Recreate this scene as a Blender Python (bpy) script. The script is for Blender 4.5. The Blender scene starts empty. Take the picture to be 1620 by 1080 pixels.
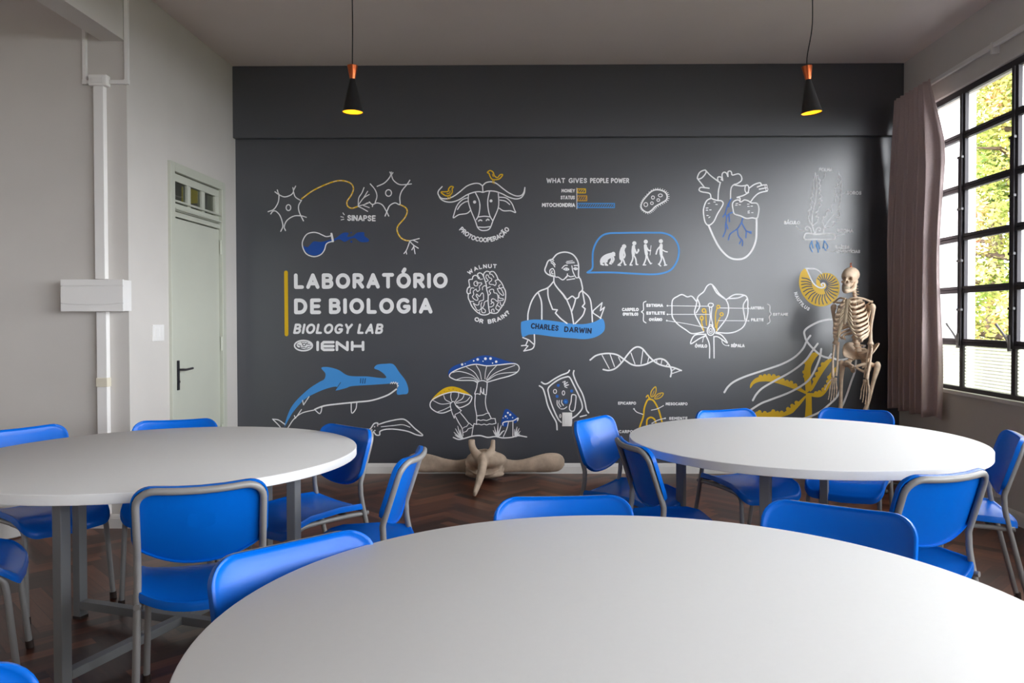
import bpy, bmesh, math, random
from math import sin, cos, pi, radians
from mathutils import Vector, Matrix
from mathutils.geometry import tessellate_polygon

S = bpy.context.scene
COL = S.collection

# ------------------------------------------------------------------ camera
FPX, CX, CY = 1228.77, 845.74, 523.62          # for the 1620 x 1080 frame
YAW, PIT, ROL, CAMH = .00902, -.01603, .00183, 1.30034


def rotm():
    c, s = cos(ROL), sin(ROL); A = Matrix(((c, 0, s), (0, 1, 0), (-s, 0, c)))
    c, s = cos(PIT), sin(PIT); B = Matrix(((1, 0, 0), (0, c, -s), (0, s, c)))
    c, s = cos(YAW), sin(YAW); D = Matrix(((c, -s, 0), (s, c, 0), (0, 0, 1)))
    return D @ B @ A


RM = rotm()
cam = bpy.data.cameras.new('camera')
cam.sensor_width = 36.0
cam.sensor_fit = 'HORIZONTAL'
cam.lens = FPX / 1620 * 36
cam.shift_x = (810 - CX) / 1620
cam.shift_y = (CY - 540) / 1620
cam.clip_start = .02
camo = bpy.data.objects.new('camera', cam)
COL.objects.link(camo)
rt, fw, up = RM @ Vector((1, 0, 0)), RM @ Vector((0, 1, 0)), RM @ Vector((0, 0, 1))
camo.matrix_world = Matrix(((rt.x, up.x, -fw.x, 0), (rt.y, up.y, -fw.y, 0), (rt.z, up.z, -fw.z, CAMH), (0, 0, 0, 1)))
S.camera = camo

# ------------------------------------------------------------------ view, world, sun, window portals
S.view_settings.view_transform = 'Standard'
S.view_settings.look = 'None'
S.view_settings.gamma = 1
S.view_settings.use_curve_mapping = False
S.view_settings.exposure = 1.13
S.cycles.use_denoising = True
S.cycles.max_bounces = 10
S.cycles.diffuse_bounces = 7
S.cycles.transparent_max_bounces = 16
S.cycles.caustics_reflective = False
S.cycles.caustics_refractive = False
S.cycles.sample_clamp_indirect = 6

w = bpy.data.worlds.new('daylight')
S.world = w
w.use_nodes = True
bg = w.node_tree.nodes['Background']
wt = w.node_tree.nodes.new('ShaderNodeTexCoord')
ws = w.node_tree.nodes.new('ShaderNodeSeparateXYZ')
wr_ = w.node_tree.nodes.new('ShaderNodeValToRGB')          # hazy sky: brightest low down, darker overhead
w.node_tree.links.new(wt.outputs['Generated'], ws.inputs[0])
w.node_tree.links.new(ws.outputs['Z'], wr_.inputs[0])
w.node_tree.links.new(wr_.outputs[0], bg.inputs[0])
for i, (p_, v_) in enumerate(((0., 1.0), (.25, .85), (.75, .36))):
    e_ = wr_.color_ramp.elements[i] if i < 2 else wr_.color_ramp.elements.new(p_)
    e_.position = p_
    e_.color = (.915 * v_, .945 * v_, .985 * v_, 1)
bg.inputs[1].default_value = 9.0


def lamp(name, typ, loc, rot, **kw):
    l = bpy.data.lights.new(name, typ)
    for k, v in kw.items():
        if k == 'portal':
            l.cycles.is_portal = True
        else:
            setattr(l, k, v)
    o = bpy.data.objects.new(name, l)
    o.location = loc
    o.rotation_euler = rot
    COL.objects.link(o)
    return o


# sun from behind the building: lights the trees and the white outer walls, never enters the room
sun = lamp('sun', 'SUN', (0, 0, 12), (0, 0, 0), energy=2.3, angle=.01, color=(1, .93, .8))
sun.rotation_euler = Vector((.62, .42, -.66)).to_track_quat('-Z', 'Y').to_euler()
WX = 2.99                                    # inner face of the window wall
W1, W2 = (3.12, 6.24), (-5.6, 2.72)          # window openings along the right wall
WZ = (.775, 2.945)
for a, b in (W1, W2):
    lamp('window_portal', 'AREA', (WX + .22, (a + b) / 2, (WZ[0] + WZ[1]) / 2), (0, radians(90), 0), shape='RECTANGLE',
         size=WZ[1] - WZ[0], size_y=b - a, portal=True)

H = 3.4
YB = 6.514                                   # back wall
XL, XR = -2.565, WX
YF = 4.807                                   # short wall facing the camera on the left
XF = -4.9                                    # far left wall
YN = -6.0                                    # wall behind the camera


def ray(px, py):
    return RM @ Vector(((px - CX) / FPX, 1, -(py - CY) / FPX))


def on_y(px, py, y):
    d = ray(px, py); d = d * (y / d.y)
    return Vector((d.x, d.y, d.z + CAMH))


# ------------------------------------------------------------------ materials
def mat(name, col, rough=.5, spec=.5, metal=0., noise=0., nscale=20., bump=0., bscale=200., coat=0.):
    m = bpy.data.materials.new(name)
    m.use_nodes = True
    nt = m.node_tree
    b = nt.nodes['Principled BSDF']
    b.inputs['Base Color'].default_value = (*col, 1)
    b.inputs['Roughness'].default_value = rough
    b.inputs['Specular IOR Level'].default_value = spec
    b.inputs['Metallic'].default_value = metal
    b.inputs['Coat Weight'].default_value = coat
    tc = nt.nodes.new('ShaderNodeTexCoord')
    if noise:
        n = nt.nodes.new('ShaderNodeTexNoise')
        n.inputs['Scale'].default_value = nscale
        n.inputs['Detail'].default_value = 5
        nt.links.new(tc.outputs['Object'], n.inputs['Vector'])
        r = nt.nodes.new('ShaderNodeValToRGB')
        r.color_ramp.elements[0].color = (*[c * (1 - noise) for c in col], 1)
        r.color_ramp.elements[1].color = (*[min(1, c * (1 + noise)) for c in col], 1)
        r.color_ramp.elements[0].position = .3
        r.color_ramp.elements[1].position = .7
        nt.links.new(n.outputs[0], r.inputs[0])
        nt.links.new(r.outputs[0], b.inputs['Base Color'])
    if bump:
        n2 = nt.nodes.new('ShaderNodeTexNoise')
        n2.inputs['Scale'].default_value = bscale
        n2.inputs['Detail'].default_value = 3
        nt.links.new(tc.outputs['Object'], n2.inputs['Vector'])
        bp = nt.nodes.new('ShaderNodeBump')
        bp.inputs['Strength'].default_value = bump
        bp.inputs['Distance'].default_value = .002
        nt.links.new(n2.outputs[0], bp.inputs['Height'])
        nt.links.new(bp.outputs[0], b.inputs['Normal'])
    return m


def emis(name, col, s):
    m = mat(name, col)
    b = m.node_tree.nodes['Principled BSDF']
    b.inputs['Emission Color'].default_value = (*col, 1)
    b.inputs['Emission Strength'].default_value = s
    return m


M_WALL = mat('wall paint', (.635, .61, .58), .6, .3, noise=.02, nscale=3, bump=.15, bscale=120)
M_CEIL = mat('ceiling paint', (.82, .74, .70), .7, .2, noise=.02, nscale=2)
M_GREY = mat('slate wall paint', (.058, .063, .075), .31, 1.0, noise=.03, nscale=4, bump=.06, bscale=60)
M_BASE = mat('white enamel', (.78, .77, .75), .4)
M_PVC = mat('white plastic', (.84, .83, .815), .4)
M_PVCY = mat('yellowed plastic', (.74, .69, .56), .4)
M_DOOR = mat('pale green enamel', (.55, .57, .49), .4, noise=.02, nscale=3)
M_BLACK = mat('black metal', (.012, .012, .014), .35, .5)
M_STEEL = mat('window steel paint', (.05, .046, .052), .55, .3)
M_TOP = mat('white laminate', (.76, .76, .755), .55, .3, noise=.006, nscale=60)
M_EDGE = mat('white edge band', (.78, .785, .79), .35)
M_LEG = mat('grey powder coat', (.20, .205, .21), .45, .5, bump=.1, bscale=500)
M_BLUE = mat('blue plastic', (.0004, .135, .64), .27, .25, bump=.03, bscale=700)
M_TUBE = mat('grey chair tube', (.27, .265, .26), .36, .6)
M_RUB = mat('dark rubber', (.03, .016, .012), .7)
M_BONE = mat('bone resin', (.66, .51, .37), .5, .4, noise=.14, nscale=30)
M_TOOTH = mat('ivory teeth', (.78, .68, .52), .35)
M_DISC = mat('disc cartilage', (.55, .30, .18), .5)
M_CART = mat('pale costal cartilage', (.62, .51, .36), .45)
M_FOSSIL = mat('weathered bone', (.47, .37, .285), .75, .2, noise=.28, nscale=9, bump=.5, bscale=60)
M_CURT = mat('taupe curtain cloth', (.52, .42, .41), .85, .1, noise=.05, nscale=120, bump=.3, bscale=900)
M_COPPER = mat('copper', (.62, .14, .045), .28, .5, metal=.85)
M_SHADE = mat('black lamp shade', (.008, .008, .009), .4, .5)
M_GOLD = mat('gilded inner shade', (.85, .55, .06), .5, .4)
M_BULB = emis('warm bulb', (1, .72, .22), 14)
M_BOUNCE = mat('bounce strip grey', (.17, .165, .165), .9, .1, noise=.15)
M_OUT = mat('white outside render', (.80, .79, .78), .8, .1, noise=.03)
M_GRASS = mat('lawn', (.085, .085, .045), .9, .1, noise=.35, nscale=2)
M_BARK = mat('bark', (.10, .07, .05), .9, .1, noise=.4, nscale=12)
M_BIN = mat('white bin plastic', (.72, .71, .69), .4)
M_CORR = mat('corridor paint', (.22, .22, .20), .7)
M_YELB = mat('yellow board', (.75, .62, .02), .6)


def glass(name, gl=.06, trans=(1, 1, 1), ribbed=False):
    m = bpy.data.materials.new(name)
    m.use_nodes = True
    nt = m.node_tree
    nt.nodes.clear()
    out = nt.nodes.new('ShaderNodeOutputMaterial')
    t = nt.nodes.new('ShaderNodeBsdfTransparent')
    t.inputs[0].default_value = (*trans, 1)
    g = nt.nodes.new('ShaderNodeBsdfGlossy')
    g.inputs['Roughness'].default_value = .03
    mx = nt.nodes.new('ShaderNodeMixShader')
    mx.inputs[0].default_value = gl
    nt.links.new(g.outputs[0], mx.inputs[2])
    if ribbed:
        tr = nt.nodes.new('ShaderNodeBsdfTranslucent')
        tr.inputs[0].default_value = (.62, .62, .55, 1)
        t.inputs[0].default_value = (.50, .505, .46, 1)
        tc = nt.nodes.new('ShaderNodeTexCoord')
        wv = nt.nodes.new('ShaderNodeTexWave')
        wv.bands_direction = 'Z'
        wv.inputs['Scale'].default_value = 14
        nt.links.new(tc.outputs['Object'], wv.inputs['Vector'])
        rp = nt.nodes.new('ShaderNodeMapRange')
        rp.inputs['To Min'].default_value = .15
        rp.inputs['To Max'].default_value = .75
        nt.links.new(wv.outputs['Fac'], rp.inputs['Value'])
        m2 = nt.nodes.new('ShaderNodeMixShader')
        nt.links.new(rp.outputs[0], m2.inputs[0])
        nt.links.new(t.outputs[0], m2.inputs[1])
        nt.links.new(tr.outputs[0], m2.inputs[2])
        nt.links.new(m2.outputs[0], mx.inputs[1])
    else:
        nt.links.new(t.outputs[0], mx.inputs[1])
    nt.links.new(mx.outputs[0], out.inputs[0])
    return m


M_GLASS = glass('window glass', .05)
M_RIB = glass('ribbed glass', .04, ribbed=True)
M_DGLASS = glass('door glass', .12, (.7, .72, .68))


def floor_mat():
    m = bpy.data.materials.new('parquet')
    m.use_nodes = True
    nt = m.node_tree
    b = nt.nodes['Principled BSDF']
    at = nt.nodes.new('ShaderNodeAttribute')
    at.attribute_name = 'tone'
    uv = nt.nodes.new('ShaderNodeUVMap')
    mp = nt.nodes.new('ShaderNodeMapping')
    mp.inputs['Scale'].default_value = (3, 40, 1)
    n = nt.nodes.new('ShaderNodeTexNoise')
    n.inputs['Scale'].default_value = 1.2
    n.inputs['Detail'].default_value = 6
    nt.links.new(uv.outputs[0], mp.inputs[0])
    nt.links.new(mp.outputs[0], n.inputs['Vector'])
    ad = nt.nodes.new('ShaderNodeMath')
    ad.operation = 'MULTIPLY_ADD'
    ad.inputs[1].default_value = .55
    nt.links.new(n.outputs[0], ad.inputs[0])
    ms = nt.nodes.new('ShaderNodeMath')
    ms.operation = 'MULTIPLY'
    ms.inputs[1].default_value = .62
    nt.links.new(at.outputs['Fac'], ms.inputs[0])
    nt.links.new(ms.outputs[0], ad.inputs[2])
    r = nt.nodes.new('ShaderNodeValToRGB')
    e = r.color_ramp.elements
    e[0].position, e[0].color = .15, (.022, .008, .006, 1)
    e[1].position, e[1].color = .95, (.20, .070, .036, 1)
    k = e.new(.55); k.color = (.085, .027, .016, 1)
    nt.links.new(ad.outputs[0], r.inputs[0])
    nt.links.new(r.outputs[0], b.inputs['Base Color'])
    b.inputs['Roughness'].default_value = .33
    bp = nt.nodes.new('ShaderNodeBump')
    bp.inputs['Strength'].default_value = .12
    bp.inputs['Distance'].default_value = .002
    nt.links.new(n.outputs[0], bp.inputs['Height'])
    nt.links.new(bp.outputs[0], b.inputs['Normal'])
    return m


M_FLOOR = floor_mat()


# ------------------------------------------------------------------ mesh building
class MB:
    def __init__(s):
        s.v, s.f, s.m = [], [], []

    def add(s, vs, fs, mi=0):
        o = len(s.v)
        s.v += [tuple(p) for p in vs]
        for f in fs:
            s.f.append(tuple(i + o for i in f)); s.m.append(mi)
        return s

    def box(s, a, b, mi=0, mtx=None):
        vs = [Vector((x, y, z)) for x in (a[0], b[0]) for y in (a[1], b[1]) for z in (a[2], b[2])]
        if mtx is not None:
            vs = [mtx @ p for p in vs]
        return s.add(vs, [(0, 1, 3, 2), (4, 6, 7, 5), (0, 4, 5, 1), (2, 3, 7, 6), (0, 2, 6, 4), (1, 5, 7, 3)], mi)

    def tube(s, pts, r, seg=10, mi=0, closed=False, flat=None, cap=True):
        """swept tube; r number or list; flat=(axis vector, factor) squashes the section along that axis"""
        pts = [Vector(p) for p in pts]
        n = len(pts)
        rs = r if isinstance(r, (list, tuple)) else [r] * n
        T = []
        for i in range(n):
            a = pts[(i - 1) % n] if closed or i > 0 else pts[i]
            b = pts[(i + 1) % n] if closed or i < n - 1 else pts[i]
            t = (b - a)
            T.append(t.normalized() if t.length > 1e-9 else Vector((0, 0, 1)))
        ref = Vector((0, 0, 1)) if abs(T[0].z) < .9 else Vector((1, 0, 0))
        N = (ref - T[0] * ref.dot(T[0])).normalized()
        vs = []
        for i in range(n):
            if i:
                q = T[i - 1].rotation_difference(T[i])
                N = q @ N
                N = (N - T[i] * N.dot(T[i])).normalized()
            B = T[i].cross(N)
            for k in range(seg):
                a = 2 * pi * k / seg
                d = (N * cos(a) + B * sin(a)) * rs[i]
                if flat:
                    ax = flat[0]
                    d = d + ax * (d.dot(ax) * (flat[1] - 1))
                vs.append(pts[i] + d)
        fs = []
        for i in range(n if closed else n - 1):
            for k in range(seg):
                a, b = i * seg + k, i * seg + (k + 1) % seg
                j = ((i + 1) % n) * seg
                fs.append((a, b, j + (k + 1) % seg, j + k))
        if cap and not closed:
            fs.append(tuple(range(seg))[::-1])
            fs.append(tuple((n - 1) * seg + k for k in range(seg)))
        return s.add(vs, fs, mi)

    def lathe(s, prof, seg=32, mi=0, mtx=None, close=False):
        vs = []
        for r, z in prof:
            for k in range(seg):
                a = 2 * pi * k / seg
                vs.append(Vector((r * cos(a), r * sin(a), z)))
        if mtx is not None:
            vs = [mtx @ p for p in vs]
        fs = []
        n = len(prof)
        for i in range(n if close else n - 1):
            for k in range(seg):
                a, b = i * seg + k, i * seg + (k + 1) % seg
                j = ((i + 1) % n) * seg
                fs.append((a, b, j + (k + 1) % seg, j + k))
        if not close:
            fs.append(tuple(range(seg))[::-1])
            fs.append(tuple((n - 1) * seg + k for k in range(seg)))
        return s.add(vs, fs, mi)

    def ball(s, c, r, mi=0, u=16, v=10, mtx=None):
        c = Vector(c); r = Vector(r) if hasattr(r, '__len__') else Vector((r, r, r))
        vs = [Vector((0, 0, 1))]
        for i in range(1, v):
            t = pi * i / v
            for k in range(u):
                a = 2 * pi * k / u
                vs.append(Vector((sin(t) * cos(a), sin(t) * sin(a), cos(t))))
        vs.append(Vector((0, 0, -1)))
        vs = [c + Vector((p.x * r.x, p.y * r.y, p.z * r.z)) for p in vs]
        if mtx is not None:
            vs = [mtx @ p for p in vs]
        fs = [(0, 1 + k, 1 + (k + 1) % u) for k in range(u)]
        for i in range(v - 2):
            for k in range(u):
                a, b = 1 + i * u + k, 1 + i * u + (k + 1) % u
                fs.append((a, a + u, b + u, b))
        e = len(vs) - 1
        fs += [(e, 1 + (v - 2) * u + (k + 1) % u, 1 + (v - 2) * u + k) for k in range(u)]
        return s.add(vs, fs, mi)

    def grid(s, rows, mi=0, close_u=False):
        nu = len(rows[0])
        vs = [p for r in rows for p in r]
        fs = []
        for i in range(len(rows) - 1):
            for k in range(nu if close_u else nu - 1):
                a, b = i * nu + k, i * nu + (k + 1) % nu
                fs.append((a, b, b + nu, a + nu))
        return s.add(vs, fs, mi)

    def build(s, name, m, parent=None, smooth=None, bevel=0., loc=None):
        me = bpy.data.meshes.new(name)
        me.from_pydata(s.v, [], s.f)
        for x in (m if isinstance(m, (list, tuple)) else [m]):
            me.materials.append(x)
        me.polygons.foreach_set('material_index', s.m)
        bm = bmesh.new(); bm.from_mesh(me)
        if smooth is not False:
            bmesh.ops.recalc_face_normals(bm, faces=bm.faces)
        bm.to_mesh(me); bm.free()
        if smooth:
            me.polygons.foreach_set('use_smooth', [True] * len(me.polygons))
            me.set_sharp_from_angle(angle=radians(smooth))
        me.update()
        o = bpy.data.objects.new(name, me)
        COL.objects.link(o)
        if bevel:
            b = o.modifiers.new('bevel', 'BEVEL')
            b.width = bevel; b.segments = 2; b.limit_method = 'ANGLE'; b.angle_limit = radians(40)
        if parent:
            o.parent = parent
        if loc:
            o.location = loc
        return o


def tag(o, label=None, cat=None, group=None, kind=None):
    if label: o['label'] = label
    if cat: o['category'] = cat
    if group: o['group'] = group
    if kind: o['kind'] = kind
    return o


def empty(name, loc=(0, 0, 0), rz=0):
    o = bpy.data.objects.new(name, None)
    o.empty_display_size = .1
    o.location = loc
    o.rotation_euler = (0, 0, rz)
    COL.objects.link(o)
    return o


def box(name, a, b, m, parent=None, bevel=0.):
    return MB().box(a, b).build(name, m, parent, bevel=bevel)


def copy_tree(o, parent=None):
    c = o.copy()
    COL.objects.link(c)
    if parent:
        c.parent = parent
    for ch in o.children:
        copy_tree(ch, c)
    return c


def cr(pts, closed=False, n=6):
    """Catmull-Rom curve through the points (any dimension)"""
    P = [tuple(p) for p in pts]
    if len(P) < 3 and not closed:
        return P
    m = len(P)
    out = []
    for i in range(m if closed else m - 1):
        p1, p2 = P[i], P[(i + 1) % m]
        p0 = P[i - 1] if closed or i else tuple(2 * a - b for a, b in zip(p1, p2))
        p3 = P[(i + 2) % m] if closed or i < m - 2 else tuple(2 * b - a for a, b in zip(p1, p2))
        for k in range(n):
            t = k / n
            out.append(tuple(.5 * (2 * b + (c - a) * t + (2 * a - 5 * b + 4 * c - d) * t * t + (3 * b - a - 3 * c + d) * t ** 3)
                             for a, b, c, d in zip(p0, p1, p2, p3)))
    if not closed:
        out.append(P[-1])
    return out


# ------------------------------------------------------------------ room shell
def struct(o, label, cat):
    return tag(o, label, cat, kind='structure')


def make_floor():
    random.seed(3)
    W, n = .07, 6
    R = Matrix.Rotation(radians(45), 2)
    mb = MB(); uvs = []; tones = []
    rects = []
    for r in range(-140, 141):
        for m_ in range(-12, 13):
            x0 = (r + 2 * n * m_) * W
            rects.append((x0, r * W, n * W, W, 0))
            y0 = (r - 2 * n + 1 + 2 * n * m_) * W
            rects.append((r * W, y0, W, n * W, 1))
    g = .0008
    for x, y, a, b, d in rects:
        c = R @ Vector((x + a / 2, y + b / 2)) + Vector((-.9, 1.9))
        if not (XF - .1 < c.x < XR + .1 and YN - .1 < c.y < YB + .1):
            continue
        if c.x < XL - .15 and c.y > YF + .15:
            continue
        q = [R @ Vector(p) + Vector((-.9, 1.9)) for p in ((x + g, y + g), (x + a - g, y + g), (x + a - g, y + b - g), (x + g, y + b - g))]
        mb.add([(p.x, p.y, 0) for p in q], [(0, 1, 2, 3)])
        o1, o2 = random.random() * 50, random.random() * 50
        u = [(0, 0), (a, 0), (a, b), (0, b)]
        uvs += [((p[1], p[0]) if d else p) for p in u]
        uvs[-4:] = [(p[0] + o1, p[1] + o2) for p in uvs[-4:]]
        t = random.random()
        tones.append(t)
    np_ = len(mb.f)
    mb.box((XF - .2, YN - .2, -.12), (XR + .15, YB + .15, -.002))
    tones += [0.] * 6
    o = mb.build('floor', M_FLOOR, smooth=False)
    me = o.data
    at = me.attributes.new('tone', 'FLOAT', 'FACE')
    at.data.foreach_set('value', tones)
    uvl = me.uv_layers.new(name='UVMap')
    flat = [c for p in uvs for c in p] + [0.] * 48
    uvl.data.foreach_set('uv', flat)
    struct(o, 'dark reddish brown herringbone parquet floor', 'floor')


make_floor()
struct(box('ceiling', (XF - .2, YN - .2, H), (XR + .2, YB + .2, H + .15), M_CEIL), 'plain off white ceiling above the lamps', 'ceiling')
WALL_BACK = struct(box('wall_back', (XL - .12, YB, 0), (XR + .2, YB + .15, H), M_GREY),
                   'slate grey back wall covered in painted biology drawings', 'wall')
struct(box('trim_1', (XL, YB - .055, 2.806), (XR, YB - .0005, H), M_GREY, bevel=.004), 'slate grey beam along the top of the back wall', 'beam')
# left side wall with a door hole
DY0, DY1, DZ = 5.36, 6.215, 2.36
mb = MB()
mb.box((XL - .115, YF, 0), (XL, DY0 - .035, H)).box((XL - .115, DY1 + .035, 0), (XL, YB, H)).box((XL - .115, DY0 - .035, DZ + .035), (XL, DY1 + .035, H))
struct(mb.build('wall_left', M_WALL), 'off white side wall around the pale green door', 'wall')
struct(box('wall_left_front', (XF, YF, 0), (XL - .115, YF + .115, H), M_WALL), 'off white wall on the left that carries the breaker box', 'wall')
struct(box('wall_far_left', (XF - .15, YN, 0), (XF, YF + .115, H), M_WALL), 'off white wall at the far left', 'wall')
struct(box('wall_near', (XF - .15, YN - .15, 0), (XR + .2, YN, H), M_WALL), 'off white wall behind the viewer', 'wall')
# window wall
mb = MB()
T = .17
mb.box((XR, YN, 0), (XR + T, YB, WZ[0])).box((XR, YN, WZ[1]), (XR + T, YB, H))
edges = [YN, W2[0], W2[1], W1[0], W1[1], YB]
for i in range(0, 6, 2):
    mb.box((XR, edges[i], WZ[0]), (XR + T, edges[i + 1], WZ[1]))
struct(mb.build('wall_right', M_WALL), 'off white wall below and above the steel windows', 'wall')
# ceiling beam running towards the camera beside the left corner
struct(box('trim_2', (-2.721, 1.2, 3.02), (-2.572, YF, H), M_WALL), 'off white ceiling beam ending above the left trunking', 'beam')


def baseboard(name, a, b, nrm, label):
    a, b, nrm = Vector(a), Vector(b), Vector(nrm)
    prof = [(0, 0), (.016, 0), (.016, .062), (.013, .066), (.013, .072), (.009, .083), (0, .086)]
    mb = MB()
    rows = [[p + nrm * q[0] + Vector((0, 0, q[1])) for q in prof] for p in (a, b)]
    mb.grid(rows)
    mb.add(rows[0], [tuple(range(7))]); mb.add(rows[1], [tuple(range(7))])
    struct(mb.build(name, M_BASE), label, 'baseboard')


baseboard('baseboard_back', (XL, YB, 0), (XR, YB, 0), (0, -1, 0), 'white baseboard along the slate grey back wall')
baseboard('baseboard_left', (XL, YF - .016, 0), (XL, DY0 - .04, 0), (1, 0, 0), 'white baseboard between the left corner and the door')
baseboard('baseboard_left_front', (XF, YF, 0), (XL, YF, 0), (0, -1, 0), 'white baseboard under the breaker box')
baseboard('baseboard_right', (XR, YN, 0), (XR, YB, 0), (-1, 0, 0), 'white baseboard under the windows')

# corridor behind the door glass
mb = MB()
mb.box((-4.1, 4.95, -.1), (-2.7, 6.9, 0)).box((-4.2, 4.95, 0), (-4.1, 6.9, 3)).box((-4.1, 6.9, 0), (-2.6, 7.0, 3)).box((-4.2, 4.95, 3), (-2.685, 7, 3.1))
struct(mb.build('wall_corridor', M_CORR), 'dim corridor seen through the glass above the door', 'wall')
nb = tag(box('notice_board', (-3.19, 6.872, 2.33), (-3.045, 6.898, 2.475), M_YELB, bevel=.004), 'yellow board on the dim corridor wall seen through the door transom', 'board')
lamp('corridor_fill', 'POINT', (-3.4, 5.7, 2.8), (0, 0, 0), energy=2.5, shadow_soft_size=.12)  # added fill so the corridor is not black; no fixture is seen there

# door
d1 = struct(empty('door_1', (XL, DY0, 0)), 'pale green door with a barred glass transom', 'door')
P = lambda n, a, b, m, par=d1, bv=.003: box(n, a, b, m, par, bv)
wd = DY1 - DY0
mb = MB()
mb.box((-.10, -.034, 0), (.022, .03, DZ + .034)).box((-.10, wd - .03, 0), (.022, wd + .034, DZ + .034)).box((-.10, .03, DZ - .03), (.022, wd - .03, DZ + .034))
mb.box((-.06, .03, 2.02), (.004, wd - .03, 2.055))
mb.build('door_frame', M_DOOR, d1, bevel=.004)
P('door_leaf', (-.045, .034, .006), (-.006, wd - .034, 2.012), M_DOOR)
mb = MB()
zs = (2.062, 2.115, 2.27, 2.325)
mb.box((-.04, .034, zs[0]), (-.004, wd - .034, zs[1])).box((-.04, .034, zs[2]), (-.004, wd - .034, zs[3]))
cols = (.034, .075, .275, .325, .515, .565, .755, wd - .034)
for i in range(0, 8, 2):
    mb.box((-.04, cols[i], zs[1]), (-.004, cols[i + 1], zs[2]))
tf = mb.build('transom', M_DOOR, d1, bevel=.003)
for i in range(1, 6, 2):
    box('glass_pane', (-.028, cols[i], zs[1]), (-.022, cols[i + 1], zs[2]), M_DGLASS, tf)
for z in (2.128, 2.075):
    MB().tube([(.012, .036, z), (.012, wd - .036, z)], .008, 8).build('guard_bar', M_DOOR, d1, smooth=40)
hp = P('handle_plate', (-.006, .075, .80), (.004, .112, 1.01), M_BLACK)
MB().tube(cr([(0, .093, .945), (.045, .093, .945), (.055, .10, .945), (.056, .20, .949)]), .008, 8).build('handle_lever', M_STEEL, hp, smooth=40)
MB().lathe([(.009, 0), (.009, .012)], 12, mtx=Matrix.Translation((0, .093, .86)) @ Matrix.Rotation(pi / 2, 4, 'Y')).build('keyhole', M_STEEL, hp)
for z in (.35, 1.05, 1.82):
    MB().lathe([(.008, 0), (.008, .11)], 10, mtx=Matrix.Translation((.006, wd - .032, z))).build('hinge', M_DOOR, d1, smooth=40)

# switch, outlet
sw = tag(empty('light_switch', (XL, 5.165, 1.21)), 'white double light switch beside the pale green door', 'light switch')
box('plate', (0, -.075, -.055), (.009, .075, .055), M_PVC, sw, .003)
for y in (-.028, .028):
    box('rocker', (.009, y - .018, -.034), (.014, y + .018, .034), M_PVC, sw, .002)
ot = tag(empty('power_outlet', (.213, YB, .455)), 'white blank outlet plate low on the slate wall', 'outlet')
box('plate', (-.042, -.010, -.058), (.042, -.001, .058), M_PVC, ot, .003)
box('insert', (-.026, -.013, -.04), (.026, -.010, .04), M_PVC, ot, .002)

ow = tag(empty('power_outlet', (XR, 5.12, .165)), 'small white outlet box low on the window wall behind the right chair', 'outlet')
box('body', (-.035, -.055, -.035), (-.001, .055, .035), M_PVC, ow, .004)
box('socket_face', (-.039, -.03, -.02), (-.035, .03, .02), M_PVCY, ow, .002)

# trunking and breaker box
y0, y1 = YF - .042, YF - .001
tag(box('cable_trunking', (-2.751, y0, 1.55), (-2.688, y1, 2.733), M_PVC, bevel=.003), 'white trunking between junction box and breaker box', 'trunking')
t2 = tag(empty('cable_trunking', (-2.715, YF, 0)), 'white trunking below the breaker box with a yellowed joint cover', 'trunking')
box('channel', (-.0315, -.042, .088), (.0315, -.001, 1.35), M_PVC, t2, .003)
tag(box('joint_cover', (-.036, -.047, .884), (.036, -.001, .940), M_PVCY, t2, .003), 'yellowed joint cover')
jb = tag(empty('junction_box', (-2.7195, YF, 2.766)), 'small white junction box on top of the trunking', 'junction box')
box('body', (-.056, -.05, -.033), (.056, -.001, .035), M_PVC, jb, .005)
box('cover', (-.036, -.055, -.018), (.036, -.05, .018), M_PVC, jb, .002)
mb = MB().box((-2.827, YF - .022, 2.775), (-2.806, YF - .001, 3.2)).box((-2.806, YF - .022, 2.752), (-2.777, YF - .001, 2.775)).box((-2.829, YF - .024, 2.750), (-2.800, YF - .0005, 2.779))
tag(mb.build('cable_conduit', M_PVC), 'thin white conduit rising left of the junction box', 'conduit')
mb = MB().box((-2.567, YF - .022, 2.775), (-2.545, YF - .001, H)).box((-2.662, YF - .022, 2.752), (-2.567, YF - .001, 2.775)).box((-2.571, YF - .024, 2.750), (-2.543, YF - .0005, 2.779))
tag(mb.build('cable_conduit', M_PVC), 'thin white conduit rising right of the junction box at the corner', 'conduit')
bb = tag(empty('breaker_box', (-2.735, YF, 1.447)), 'white plastic breaker box on the left wall', 'breaker box')
mb = MB()
prof = [(-.001, -.094), (-.084, -.094), (-.092, -.090), (-.094, -.07), (-.094, .07), (-.092, .088), (-.086, .094), (-.001, .094)]
rows = [[(x, p[0], p[1]) for p in prof] for x in (-.187, .187)]
mb.grid(rows); mb.add(rows[0], [tuple(range(8))]); mb.add(rows[1], [tuple(range(8))])
mb.build('body', M_PVC, bb, bevel=.004)


def cover(name, lo, hi):
    rows = []
    for i in range(25):
        x = -.19 + .38 * i / 24
        rows.append([(x, -.0935, lo(x)), (x, -.106, lo(x)), (x, -.106, hi(x)), (x, -.0935, hi(x))])
    m_ = MB().grid(rows, close_u=True)
    m_.add(rows[0], [(0, 1, 2, 3)]); m_.add(rows[-1], [(0, 1, 2, 3)])
    m_.build(name, M_PVC, bb, smooth=35)


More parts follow.
